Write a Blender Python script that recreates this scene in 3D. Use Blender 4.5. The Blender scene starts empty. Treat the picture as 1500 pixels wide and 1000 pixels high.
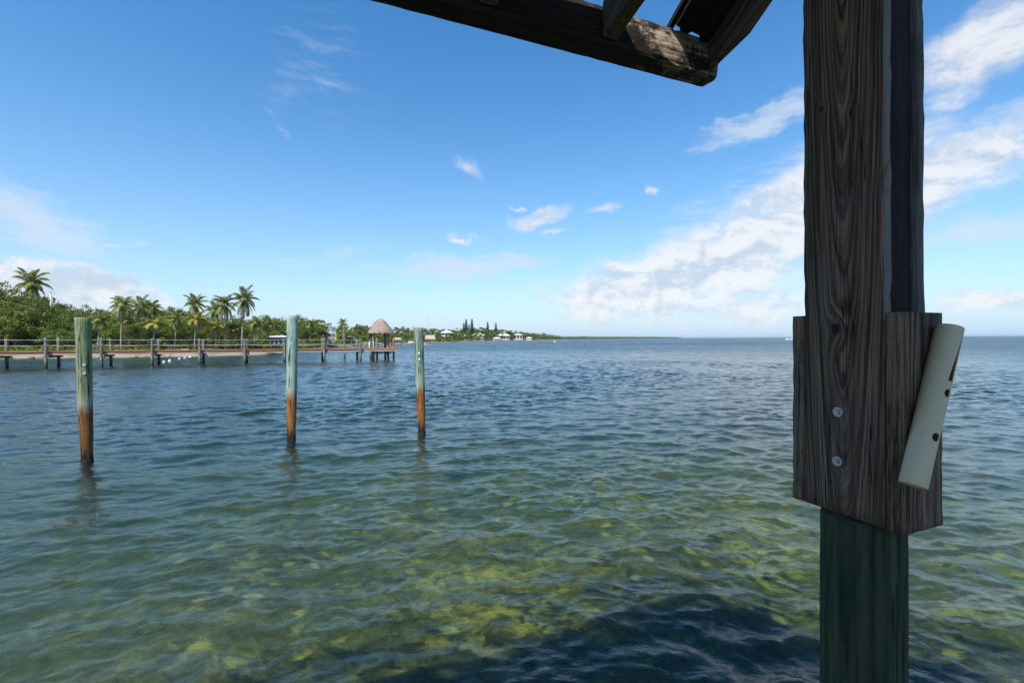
import bpy, math, random
import numpy as np
from mathutils import Vector, Matrix
R = math.radians
SC = bpy.context.scene
COL = SC.collection

# ------------------------------------------------------------------ camera
F_PX = 667.0
CAM = Vector((0, 0, 2.2))
_p, _r = -0.0055, 0.0063
_fwd = Vector((0, math.cos(_p), math.sin(_p)))
_up0 = Vector((0, -math.sin(_p), math.cos(_p)))
_rt0 = Vector((1, 0, 0))
_rt = _rt0 * math.cos(_r) - _up0 * math.sin(_r)
_up = _up0 * math.cos(_r) + _rt0 * math.sin(_r)
cd = bpy.data.cameras.new('camera')
cam = bpy.data.objects.new('camera', cd)
COL.objects.link(cam)
cd.sensor_width = 36.0
cd.lens = F_PX / 1500 * 36
cd.clip_start, cd.clip_end = 0.05, 60000
cam.matrix_world = Matrix(((_rt.x, _up.x, -_fwd.x, CAM.x), (_rt.y, _up.y, -_fwd.y, CAM.y),
                           (_rt.z, _up.z, -_fwd.z, CAM.z), (0, 0, 0, 1)))
SC.camera = cam

def ray(px, py):
    return _rt * ((px - 750) / F_PX) + _up * ((500 - py) / F_PX) + _fwd
def WD(px, py, d):
    return CAM + ray(px, py) * d
def WZ(px, py, z):
    k = ray(px, py)
    return CAM + k * ((z - CAM.z) / k.z)
def YH(px):
    return 496.3 - 0.0063 * (px - 750)

# ------------------------------------------------------------------ light
SUN_EL = R(54)
SUN_AZ = math.atan2(-0.29, -0.65)          # measured from +Y towards +X
S_DIR = Vector((math.sin(SUN_AZ) * math.cos(SUN_EL), math.cos(SUN_AZ) * math.cos(SUN_EL), math.sin(SUN_EL)))
sl = bpy.data.lights.new('sun', 'SUN')
sun = bpy.data.objects.new('sun', sl)
COL.objects.link(sun)
sl.energy, sl.angle, sl.color = 4.6, R(0.53), (1.0, 0.95, 0.87)
sl.cycles.use_multiple_importance_sampling = False
sun.rotation_euler = (-S_DIR).to_track_quat('-Z', 'Y').to_euler()
SC.view_settings.view_transform = 'Standard'
SC.view_settings.look = 'None'
SC.view_settings.exposure = 0.56
SC.view_settings.gamma = 1.0
SC.cycles.use_denoising = True
SC.cycles.max_bounces = 8
SC.cycles.transparent_max_bounces = 12
SC.cycles.caustics_reflective = False
SC.cycles.sample_clamp_indirect = 3.0

# ------------------------------------------------------------------ node helpers
class NT:
    def __init__(s, tree):
        s.t = tree; s.n = tree.nodes; s.l = tree.links
    def _in(s, sock, v):
        if v is None: return
        if hasattr(v, 'is_output'): s.l.new(v, sock)
        elif isinstance(v, (tuple, list)) and len(v) == 3 and sock.type == 'RGBA': sock.default_value = (*v, 1)
        else: sock.default_value = v
    def new(s, typ, **kw):
        n = s.n.new(typ)
        for k, v in kw.items(): setattr(n, k, v)
        return n
    def math(s, op, a, b=None, c=None, clamp=False):
        n = s.new('ShaderNodeMath', operation=op, use_clamp=clamp)
        for i, v in enumerate((a, b, c)): s._in(n.inputs[i], v) if v is not None else None
        return n.outputs[0]
    def vm(s, op, a, b=None, scale=None):
        n = s.new('ShaderNodeVectorMath', operation=op)
        s._in(n.inputs[0], a)
        if b is not None: s._in(n.inputs[1], b)
        if scale is not None: s._in(n.inputs['Scale'], scale)
        return n.outputs['Value'] if op in ('DOT_PRODUCT', 'LENGTH', 'DISTANCE') else n.outputs[0]
    def noise(s, vec, scale, detail=3, rough=0.55, dist=0.0, color=False, lac=2.0):
        n = s.new('ShaderNodeTexNoise')
        s._in(n.inputs['Vector'], vec); n.inputs['Scale'].default_value = scale
        n.inputs['Detail'].default_value = detail; n.inputs['Roughness'].default_value = rough
        n.inputs['Distortion'].default_value = dist; n.inputs['Lacunarity'].default_value = lac
        return n.outputs['Color'] if color else n.outputs['Fac']
    def mapping(s, vec, scale=(1, 1, 1), loc=(0, 0, 0), rot=(0, 0, 0), typ='POINT'):
        n = s.new('ShaderNodeMapping', vector_type=typ)
        s._in(n.inputs['Vector'], vec); n.inputs['Location'].default_value = loc
        n.inputs['Rotation'].default_value = rot; n.inputs['Scale'].default_value = scale
        return n.outputs[0]
    def ss(s, v, a, b, lo=0.0, hi=1.0):
        n = s.new('ShaderNodeMapRange', interpolation_type='SMOOTHSTEP')
        s._in(n.inputs[0], v)
        for i, q in enumerate((a, b, lo, hi)): s._in(n.inputs[i + 1], q)
        return n.outputs[0]
    def mix(s, f, a, b, blend='MIX'):
        n = s.new('ShaderNodeMix', data_type='RGBA', blend_type=blend)
        s._in(n.inputs[0], f); s._in(n.inputs[6], a); s._in(n.inputs[7], b)
        return n.outputs[2]
    def ramp(s, f, stops):
        n = s.new('ShaderNodeValToRGB')
        e = n.color_ramp.elements
        while len(e) < len(stops): e.new(0.5)
        for i, (p, c) in enumerate(stops):
            e[i].position = p; e[i].color = (*c, 1)
        s._in(n.inputs[0], f)
        return n.outputs[0]
    def xyz(s, vec):
        n = s.new('ShaderNodeSeparateXYZ'); s._in(n.inputs[0], vec); return n.outputs
    def comb(s, x, y, z):
        n = s.new('ShaderNodeCombineXYZ')
        for i, v in enumerate((x, y, z)): s._in(n.inputs[i], v)
        return n.outputs[0]
    def bump(s, h, strength=0.5, dist=0.01, normal=None):
        n = s.new('ShaderNodeBump')
        s._in(n.inputs['Height'], h); s._in(n.inputs['Strength'], strength); s._in(n.inputs['Distance'], dist)
        if normal is not None: s._in(n.inputs['Normal'], normal)
        return n.outputs[0]

def material(name):
    m = bpy.data.materials.new(name); m.use_nodes = True
    m.node_tree.nodes.clear()
    t = NT(m.node_tree)
    t.out = t.new('ShaderNodeOutputMaterial')
    return m, t
def principled(t, color, rough=0.8, normal=None, spec=0.3, metallic=0.0):
    b = t.new('ShaderNodeBsdfPrincipled')
    t._in(b.inputs['Base Color'], color); t._in(b.inputs['Roughness'], rough)
    b.inputs['Specular IOR Level'].default_value = spec
    b.inputs['Metallic'].default_value = metallic
    if normal is not None: t._in(b.inputs['Normal'], normal)
    t.l.new(b.outputs[0], t.out.inputs[0])
    return b
def objco(t):
    return t.new('ShaderNodeTexCoord').outputs['Object']
def worldpos(t):
    return t.new('ShaderNodeNewGeometry').outputs['Position']

# ------------------------------------------------------------------ sky with clouds (world)
W = bpy.data.worlds.new('World'); SC.world = W; W.use_nodes = True
W.node_tree.nodes.clear()
w = NT(W.node_tree)
def build_world():
    sky = w.new('ShaderNodeTexSky', sky_type='NISHITA')
    sky.sun_disc = False; sky.sun_elevation = SUN_EL; sky.sun_rotation = SUN_AZ
    sky.altitude = 0; sky.air_density = 1.0; sky.dust_density = 0.35; sky.ozone_density = 2.6
    hs = w.new('ShaderNodeHueSaturation')
    hs.inputs['Saturation'].default_value = 1.30; hs.inputs['Value'].default_value = 1.0
    hs.inputs['Hue'].default_value = 0.497
    w.l.new(sky.outputs[0], hs.inputs['Color'])
    bg = w.new('ShaderNodeBackground'); bg.inputs[1].default_value = 0.142
    w.l.new(hs.outputs[0], bg.inputs[0])
    d = w.vm('NORMALIZE', w.new('ShaderNodeTexCoord').outputs['Generated'])
    x, y, z = w.xyz(d)
    az = w.math('MULTIPLY', w.math('ARCTAN2', x, y), 57.2958)
    el = w.math('MULTIPLY', w.math('ARCSINE', z), 57.2958)
    base = w.comb(az, el, 0.0)
    warp = w.vm('SUBTRACT', w.noise(d, 9, 4, 0.6, color=True), (0.5, 0.5, 0.5))
    warp = w.vm('MULTIPLY', warp, (9, 5, 0))
    P = w.vm('ADD', base, warp)
    def to_angles(px, py):
        a = math.atan((px - 750) / F_PX)
        e = math.atan((YH(px) - py) / F_PX * math.cos(a))
        return a, e
    def field(blobs):
        acc = None
        for (px, py, rx, ry, rot, s) in blobs:
            a, e = to_angles(px, py)
            sx = rx / F_PX * math.cos(a) ** 2 * 57.2958
            sy = ry / F_PX * math.cos(a) * math.cos(e) ** 2 * 57.2958
            v = w.mapping(P, (sx, sy, 1), (math.degrees(a), math.degrees(e), 0), (0, 0, R(rot)), 'TEXTURE')
            m = w.math('MULTIPLY', w.math('SUBTRACT', 1.0, w.vm('LENGTH', v), clamp=True), s)
            acc = m if acc is None else w.math('MAXIMUM', acc, m)
        return acc
    # heaped clouds
    cum = field([
        (1000, 405, 300, 82, 13, 1.1), (1135, 330, 310, 84, 24, 1.0), (1060, 452, 340, 46, 3, .62), (890, 432, 120, 30, 8, 1.0), (1075, 385, 95, 42, 0, 1.1),
        (905, 398, 46, 30, 0, 1.0), (1010, 432, 60, 20, 0, .8),
        (1330, 275, 330, 62, 16, 1.15), (1450, 60, 180, 90, 22, 1.15), (1390, 145, 90, 34, 8, .8),
        (1440, 440, 110, 26, 0, .75),
        (790, 318, 70, 20, 15, .85), (893, 303, 44, 13, 8, .62), (686, 248, 36, 24, -35, .46), (957, 279, 22, 9, -25, .5),
        (685, 351, 28, 9, 0, .55), (815, 338, 26, 9, 0, .5), (762, 300, 16, 6, 0, .5),
        (80, 425, 240, 48, -7, 1.6), (170, 422, 110, 30, -20, 1.3), (-60, 400, 160, 40, 0, 1.0), (420, 437, 14, 5, 0, .5)])
    n1 = w.noise(w.vm('MULTIPLY', d, (1, 1, 1.7)), 9.5, 12, 0.64, 0.35)
    up = w.vm('ADD', d, (-0.012, -0.0, 0.016))
    n2 = w.noise(w.vm('MULTIPLY', up, (1, 1, 1.7)), 9.5, 12, 0.64, 0.35)
    cd_ = w.math('ADD', w.math('MULTIPLY', cum, 1.55), w.math('MULTIPLY', w.math('SUBTRACT', n1, 0.55), 2.1))
    cmask = w.ss(cum, 0.0, 0.38)
    D1 = w.math('MULTIPLY', w.math('MULTIPLY', w.ss(cd_, -0.22, 1.12), 0.92), cmask)
    # thin streaked clouds
    cir = field([
        (700, 393, 190, 26, 4, 1.0), (60, 330, 190, 62, -28, 1.0), (170, 352, 50, 9, -4, .8), (20, 352, 60, 9, 0, .7), (318, 418, 50, 9, 24, .6),
        (470, 100, 130, 120, 60, .22), (520, 372, 60, 14, 8, .6), (430, 382, 60, 12, 4, .5),
        (1120, 180, 150, 28, 14, 1.1), (1430, 215, 200, 52, 16, 1.0), (1440, 330, 220, 40, 10, .8), (1130, 330, 300, 110, 24, 1.0), (960, 420, 240, 60, 8, .8), (400, 180, 40, 20, -40, .3)])
    sv = w.mapping(base, (0.09, 0.42, 1), rot=(0, 0, R(14)))
    n3 = w.noise(w.vm('ADD', sv, w.vm('MULTIPLY', warp, (0.05, 0.1, 0))), 2.1, 8, 0.62)
    D2 = w.math('MULTIPLY', w.ss(w.math('ADD', w.math('MULTIPLY', cir, 0.95), w.math('MULTIPLY', w.math('SUBTRACT', n3, 0.5), 1.5)), 0.0, 0.85), w.ss(cir, 0.0, 0.25))
    D2 = w.math('MULTIPLY', D2, 0.72)
    # bright milky band above the horizon
    hz = w.math('POWER', w.math('SUBTRACT', 1.0, w.math('DIVIDE', w.math('ABSOLUTE', el), 58.0), clamp=True), 4.8)
    hz = w.math('MULTIPLY', hz, 0.93)
    dens = w.math('SUBTRACT', 1.0, w.math('MULTIPLY', w.math('SUBTRACT', 1.0, D1), w.math('SUBTRACT', 1.0, D2)))
    dens = w.math('MULTIPLY', dens, 0.93)
    lit = w.ss(w.math('SUBTRACT', n1, n2), -0.13, 0.08)
    ccol = w.mix(lit, (0.62, 0.72, 0.86), (0.96, 0.97, 0.99))
    ccol = w.mix(w.ss(D1, 0.1, 0.7), (0.74, 0.83, 0.95), ccol)
    cb = w.new('ShaderNodeBackground'); w.l.new(ccol, cb.inputs[0]); cb.inputs[1].default_value = 0.65
    hb = w.new('ShaderNodeBackground'); hb.inputs[0].default_value = (0.46, 0.655, 0.88, 1); hb.inputs[1].default_value = 0.72
    m0 = w.new('ShaderNodeMixShader'); w.l.new(hz, m0.inputs[0]); w.l.new(bg.outputs[0], m0.inputs[1]); w.l.new(hb.outputs[0], m0.inputs[2])
    m1 = w.new('ShaderNodeMixShader'); w.l.new(dens, m1.inputs[0]); w.l.new(m0.outputs[0], m1.inputs[1]); w.l.new(cb.outputs[0], m1.inputs[2])
    o = w.new('ShaderNodeOutputWorld'); w.l.new(m1.outputs[0], o.inputs[0])
build_world()
W.cycles.sampling_method = 'MANUAL'; W.cycles.sample_map_resolution = 512

# ------------------------------------------------------------------ object helpers
def tag(o, label=None, cat=None, group=None, kind=None):
    if label: o['label'] = label
    if cat: o['category'] = cat
    if group: o['group'] = group
    if kind: o['kind'] = kind
    return o
def thing(name, label, cat, loc=(0, 0, 0), rotz=0.0, group=None):
    o = bpy.data.objects.new(name, None); COL.objects.link(o)
    o.location = loc; o.rotation_euler = (0, 0, rotz); o.empty_display_size = 0.2
    return tag(o, label, cat, group)
def dup(root, loc, rotz=0.0, scale=1.0, label=None, group=None):
    r = root.copy(); COL.objects.link(r)
    r.location = loc; r.rotation_euler = (0, 0, rotz)
    r.scale = (scale, scale, scale) if not isinstance(scale, tuple) else scale
    if label: r['label'] = label
    if group: r['group'] = group
    for ch in list(root.children):
        c = ch.copy(); COL.objects.link(c); c.parent = r
        for g in list(ch.children):
            d = g.copy(); COL.objects.link(d); d.parent = c
    return r

class MB:
    def __init__(s): s.v = []; s.f = []
    def add(s, vs, fs):
        k = len(s.v); s.v += [tuple(q) for q in vs]; s.f += [tuple(i + k for i in f) for f in fs]; return s
    def box(s, a, b, M=None):
        (x0, y0, z0), (x1, y1, z1) = a, b
        vs = [Vector(q) for q in ((x0, y0, z0), (x1, y0, z0), (x1, y1, z0), (x0, y1, z0), (x0, y0, z1), (x1, y0, z1), (x1, y1, z1), (x0, y1, z1))]
        if M is not None: vs = [M @ q for q in vs]
        return s.add(vs, [(3, 2, 1, 0), (4, 5, 6, 7), (0, 1, 5, 4), (1, 2, 6, 5), (2, 3, 7, 6), (3, 0, 4, 7)])
    def beam(s, p, q, wd, ht, upv=(0, 0, 1)):
        p, q = Vector(p), Vector(q); t = q - p; L = t.length; t.normalize()
        side = t.cross(Vector(upv)).normalized(); u = side.cross(t)
        M = Matrix(((t.x, side.x, u.x, p.x), (t.y, side.y, u.y, p.y), (t.z, side.z, u.z, p.z), (0, 0, 0, 1)))
        return s.box((0, -wd / 2, -ht / 2), (L, wd / 2, ht / 2), M)
    def tube(s, pts, rad, n=8, cap=True):
        pts = [Vector(p) for p in pts]
        if not isinstance(rad, (list, tuple)): rad = [rad] * len(pts)
        rings = []; ref = None
        for i, p in enumerate(pts):
            t = (pts[min(i + 1, len(pts) - 1)] - pts[max(i - 1, 0)]).normalized()
            if ref is None:
                ref = t.cross(Vector((0, 0, 1)))
                if ref.length < 1e-3: ref = Vector((1, 0, 0))
            ref = (ref - t * ref.dot(t)).normalized(); b = t.cross(ref)
            rings.append([p + (ref * math.cos(2 * math.pi * k / n) + b * math.sin(2 * math.pi * k / n)) * rad[i] for k in range(n)])
        vs = [q for r in rings for q in r]; fs = []
        for i in range(len(pts) - 1):
            for k in range(n):
                a, b2 = i * n + k, i * n + (k + 1) % n
                fs.append((a, b2, b2 + n, a + n))
        if cap: fs += [tuple(range(n - 1, -1, -1)), tuple((len(pts) - 1) * n + k for k in range(n))]
        return s.add(vs, fs)
    def lathe(s, prof, n=16, c=(0, 0, 0)):
        vs = []; fs = []
        for (r, z) in prof:
            for k in range(n):
                a = 2 * math.pi * k / n; vs.append((c[0] + r * math.cos(a), c[1] + r * math.sin(a), c[2] + z))
        for i in range(len(prof) - 1):
            for k in range(n):
                a, b = i * n + k, i * n + (k + 1) % n; fs.append((a, b, b + n, a + n))
        fs += [tuple(range(n - 1, -1, -1)), tuple((len(prof) - 1) * n + k for k in range(n))]
        return s.add(vs, fs)
    def prism(s, poly, y0, y1):
        n = len(poly)
        vs = [(x, y0, z) for x, z in poly] + [(x, y1, z) for x, z in poly]
        return s.add(vs, [tuple(range(n)), tuple(range(2 * n - 1, n - 1, -1))] + [(i + n, (i + 1) % n + n, (i + 1) % n, i)[::-1] for i in range(n)][::1])
    def build(s, name, mat, parent=None, smooth=False, bevel=0.0):
        me = bpy.data.meshes.new(name); me.from_pydata(s.v, [], s.f); me.validate()
        if mat: me.materials.append(mat)
        if smooth: me.shade_smooth()
        o = bpy.data.objects.new(name, me); COL.objects.link(o)
        if parent: o.parent = parent
        if bevel:
            b = o.modifiers.new('bevel', 'BEVEL'); b.width = bevel; b.segments = 2; b.limit_method = 'ANGLE'
        return o
def np_mesh(name, V, Fq, mat, smooth=True):
    me = bpy.data.meshes.new(name)
    V = np.ascontiguousarray(V, dtype=np.float32); Fq = np.ascontiguousarray(Fq, dtype=np.int32)
    k = Fq.shape[1]
    me.vertices.add(len(V)); me.vertices.foreach_set('co', V.ravel())
    me.loops.add(Fq.size); me.loops.foreach_set('vertex_index', Fq.ravel())
    me.polygons.add(len(Fq)); me.polygons.foreach_set('loop_start', np.arange(0, Fq.size, k, dtype=np.int32))
    me.update(calc_edges=True)
    if smooth: me.polygons.foreach_set('use_smooth', np.ones(len(Fq), dtype=bool))
    if mat: me.materials.append(mat)
    return me

# ------------------------------------------------------------------ materials
def mat_plain(name, c, rough=0.7, spec=0.3, var=0.12, scale=6.0, metallic=0.0):
    m, t = material(name)
    n = t.noise(objco(t), scale, 4, 0.6)
    col = t.mix(n, tuple(q * (1 - var) for q in c), tuple(min(1, q * (1 + var)) for q in c))
    principled(t, col, rough, t.bump(n, 0.1, 0.01), spec, metallic)
    return m

def mat_wood(name, axis, dark, light, ring=0.012, dens=1.0, bumpd=0.004, shade_tint=None):
    """weathered wood whose fibres run along axis (object space)"""
    m, t = material(name)
    P = objco(t); a = Vector(axis).normalized()
    along = t.vm('DOT_PRODUCT', P, tuple(a))
    perp = t.vm('SUBTRACT', P, t.vm('SCALE', tuple(a), scale=along))
    q = t.vm('ADD', perp, t.vm('SCALE', tuple(a), scale=t.math('MULTIPLY', along, 0.03)))
    wob = t.noise(q, 9, 2, 0.5)
    g1 = t.noise(q, 1.0 / ring * 1.1, 4, 0.65, 0.12)
    g2 = t.noise(t.vm('ADD', perp, t.vm('SCALE', tuple(a), scale=t.math('MULTIPLY', along, 0.012))), 420, 2, 0.6)
    blot = t.noise(P, 5.5, 4, 0.6)
    h = t.math('ADD', t.math('MULTIPLY', g1, 0.75), t.math('MULTIPLY', g2, 0.3))
    f = t.ss(t.math('ADD', h, t.math('MULTIPLY', t.math('SUBTRACT', wob, 0.5), 0.25)), 0.38, 0.68)
    col = t.mix(f, dark, light)
    col = t.mix(t.math('MULTIPLY', t.ss(blot, 0.45, 0.75), 0.55), col, tuple(q_ * 0.8 for q_ in dark))
    if shade_tint: col = t.mix(t.math('MULTIPLY', t.ss(t.math('ADD', t.noise(P, 6, 6, 0.75), t.math('MULTIPLY', t.ss(t.xyz(P)[0], 0.05, -0.75), 0.22)), 0.46, 0.58), 0.95), col, shade_tint)  # blotchy near-black, denser away from the beam end: roof shade painted into the colour
    principled(t, col, 0.85, t.bump(h, 0.9, bumpd), 0.2)
    return m

def mat_face_plank():
    """the wide plank of the near post: arched growth rings round a knot, fibres along z, face across y"""
    m, t = material('knotty_weathered_plank')
    P = objco(t); x, y, z = t.xyz(P)
    lo = t.noise(t.comb(t.math('MULTIPLY', y, 5.0), x, t.math('MULTIPLY', z, 1.6)), 1.0, 3, 0.55)
    wav = t.noise(t.comb(t.math('MULTIPLY', y, 22.0), x, t.math('MULTIPLY', z, 5.0)), 1.0, 3, 0.6)
    s_ = t.math('ADD', t.math('SUBTRACT', y, -0.006), t.math('MULTIPLY', t.math('SUBTRACT', lo, 0.5), 0.020))
    dz = t.math('MULTIPLY', t.math('SUBTRACT', z, 4.1), 0.045)
    r = t.math('SQRT', t.math('ADD', t.math('MULTIPLY', s_, s_), t.math('MULTIPLY', dz, dz)))
    r = t.math('ADD', r, t.math('MULTIPLY', t.math('SUBTRACT', wav, 0.5), 0.006))
    knotmask = None
    for (ky, kz, kw, kh, amp) in KNOTS:
        e = t.vm('LENGTH', t.comb(t.math('DIVIDE', t.math('SUBTRACT', y, ky), kw), 0.0, t.math('DIVIDE', t.math('SUBTRACT', z, kz), kh)))
        g = t.math('POWER', 2.718, t.math('MULTIPLY', t.math('MULTIPLY', e, e), -0.28))
        r = t.math('ADD', r, t.math('MULTIPLY', g, amp))
        km = t.ss(t.math('ADD', e, t.math('MULTIPLY', t.math('SUBTRACT', wav, 0.5), 0.7)), 0.75, 0.45)
        knotmask = km if knotmask is None else t.math('MAXIMUM', knotmask, km)
    rings = t.math('ADD', t.math('MULTIPLY', t.math('SINE', t.math('MULTIPLY', r, 640.0)), 0.5), 0.5)
    rings = t.math('POWER', rings, 0.8)
    lines = t.noise(t.comb(t.math('MULTIPLY', r, 210.0), 0.0, t.math('MULTIPLY', z, 0.6)), 1.0, 3, 0.7)
    fib = t.noise(t.comb(t.math('MULTIPLY', y, 330.0), t.math('MULTIPLY', x, 330.0), t.math('MULTIPLY', z, 5.0)), 1.0, 3, 0.6)
    band = t.noise(t.comb(t.math('MULTIPLY', y, 26.0), t.math('MULTIPLY', x, 26.0), t.math('MULTIPLY', z, 0.9)), 1.0, 3, 0.6)
    h = t.math('ADD', t.math('ADD', t.math('MULTIPLY', rings, 0.08), t.math('MULTIPLY', t.ss(lines, 0.28, 0.72), 0.38)), t.math('MULTIPLY', fib, 0.54))
    col = t.mix(t.ss(h, 0.25, 0.85), (0.018, 0.0115, 0.0075), (0.335, 0.215, 0.135))
    col = t.mix(t.math('MULTIPLY', t.ss(band, 0.40, 0.72), 0.75), col, (0.032, 0.022, 0.016))
    col = t.mix(t.math('MULTIPLY', t.ss(t.noise(P, 3.0, 3, 0.6), 0.5, 0.75), 0.5), col, (0.115, 0.09, 0.075))
    crk = t.noise(t.comb(t.math('MULTIPLY', t.math('ADD', y, t.math('MULTIPLY', r, 0.25)), 46.0), x, t.math('MULTIPLY', z, 1.3)), 1.0, 2, 0.5)
    crack = t.math('MULTIPLY', t.ss(t.math('ABSOLUTE', t.math('SUBTRACT', crk, 0.5)), 0.022, 0.004), t.ss(t.noise(t.comb(t.math('MULTIPLY', y, 9.0), x, t.math('MULTIPLY', z, 1.7)), 1.0, 2, 0.5), 0.50, 0.60))
    h = t.math('SUBTRACT', h, t.math('MULTIPLY', crack, 1.6))
    col = t.mix(t.math('MULTIPLY', crack, 0.95), col, (0.006, 0.005, 0.004))
    col = t.mix(t.math('MULTIPLY', t.math('MULTIPLY', t.ss(y, -0.1262, -0.1272), t.ss(z, 2.24, 2.27)), 0.85), col, t.mix(fib, (0.08, 0.065, 0.05), (0.31, 0.27, 0.225)))  # edge face above the block paler: skylight on it painted into the colour
    col = t.mix(knotmask, col, (0.012, 0.009, 0.008))
    principled(t, col, 0.8, t.bump(t.math('SUBTRACT', h, t.math('MULTIPLY', knotmask, 1.2)), 0.9, 0.004), 0.22)
    return m

def mat_piling(name, tops, rust, zb, z0=0.12, splits=0.9):
    """marine piling: green treated wood, orange algae below the high-water line, black at the waterline"""
    m, t = material(name)
    P = objco(t); x, y, z = t.xyz(P)
    st = t.vm('MULTIPLY', P, (1, 1, 0.05))
    g1 = t.noise(st, 55, 5, 0.68, 0.4)
    g2 = t.noise(st, 14, 3, 0.6)
    blot = t.noise(t.vm('MULTIPLY', P, (1, 1, 0.4)), 7, 5, 0.65)
    fine = t.noise(P, 40, 5, 0.7)
    c = t.mix(t.ss(g2, 0.32, 0.68), tops[0], tops[1])
    c = t.mix(t.math('MULTIPLY', t.ss(blot, 0.45, 0.72), 0.75), c, tops[2])
    c = t.mix(t.math('MULTIPLY', t.ss(g1, 0.48, 0.66), 0.85), c, tuple(q * 0.32 for q in tops[1]))
    r_ = t.mix(t.ss(fine, 0.35, 0.65), rust[0], rust[1])
    r_ = t.mix(t.math('MULTIPLY', t.ss(g1, 0.42, 0.66), 0.85), r_, tuple(q * 0.3 for q in rust[1]))
    r_ = t.mix(t.math('MULTIPLY', t.ss(t.noise(t.vm('MULTIPLY', P, (1, 1, 0.7)), 16, 4, 0.6), 0.55, 0.75), 0.6), r_, (0.20, 0.16, 0.10))
    zz = t.math('ADD', z, t.math('MULTIPLY', t.math('SUBTRACT', t.noise(st, 20, 3, 0.65), 0.5), 0.75))
    zz = t.math('ADD', zz, t.math('MULTIPLY', t.math('SUBTRACT', fine, 0.5), 0.12))
    c = t.mix(t.math('MULTIPLY', t.ss(zz, zb + 0.42, zb + 0.05), 0.6), c, (0.36, 0.40, 0.33))
    c = t.mix(t.ss(zz, zb + 0.15, zb - 0.10), c, r_)
    c = t.mix(t.ss(zz, z0 + 0.22, z0), c, (0.016, 0.014, 0.010))
    c = t.mix(t.ss(zz, -0.05, -0.3), c, (0.075, 0.085, 0.030))
    ck = t.noise(t.vm('MULTIPLY', P, (1, 1, 0.035)), 17, 2, 0.5)
    crack = t.math('MULTIPLY', t.ss(t.math('ABSOLUTE', t.math('SUBTRACT', ck, 0.5)), 0.030, 0.006), t.ss(t.noise(P, 2.6, 2, 0.5), 0.46, 0.56))
    c = t.mix(t.math('MULTIPLY', crack, splits), c, (0.02, 0.018, 0.013))
    vb = t.new('ShaderNodeTexVoronoi'); t._in(vb.inputs['Vector'], P); vb.inputs['Scale'].default_value = 34.0
    barn = t.math('MULTIPLY', t.ss(vb.outputs['Distance'], 0.42, 0.25), t.math('MULTIPLY', t.ss(t.noise(P, 6, 3, 0.6), 0.50, 0.62), t.ss(zz, 0.62, 0.30)))
    c = t.mix(t.math('MULTIPLY', barn, 0.65), c, (0.30, 0.27, 0.22))
    h = t.math('ADD', t.math('SUBTRACT', g1, t.math('MULTIPLY', crack, 1.5 * splits)), t.math('ADD', t.math('MULTIPLY', fine, 0.5), t.math('MULTIPLY', barn, 0.9)))
    principled(t, c, 0.85, t.bump(h, 0.9, 0.016), 0.2)
    return m

def mat_leaf(name, a, b, c=None, trans=0.35, sc=0.35):
    m, t = material(name)
    n = t.noise(objco(t), sc, 3, 0.6)
    n2 = t.noise(objco(t), 2.3, 2, 0.6)
    oi = t.new('ShaderNodeObjectInfo').outputs['Random']
    col = t.mix(t.ss(n, 0.35, 0.65), a, b)
    if c: col = t.mix(t.ss(n2, 0.56, 0.70), col, c)
    hs = t.new('ShaderNodeHueSaturation')
    t.l.new(col, hs.inputs['Color'])
    t._in(hs.inputs['Hue'], t.math('ADD', 0.482, t.math('MULTIPLY', oi, 0.036)))
    t._in(hs.inputs['Value'], t.math('ADD', 0.78, t.math('MULTIPLY', oi, 0.5)))
    d = t.new('ShaderNodeBsdfPrincipled'); t.l.new(hs.outputs[0], d.inputs['Base Color']); d.inputs['Roughness'].default_value = 0.5
    d.inputs['Specular IOR Level'].default_value = 0.35
    tr = t.new('ShaderNodeBsdfTranslucent'); t.l.new(hs.outputs[0], tr.inputs[0])
    mx = t.new('ShaderNodeMixShader'); mx.inputs[0].default_value = trans
    t.l.new(d.outputs[0], mx.inputs[1]); t.l.new(tr.outputs[0], mx.inputs[2]); t.l.new(mx.outputs[0], t.out.inputs[0])
    return m

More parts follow.
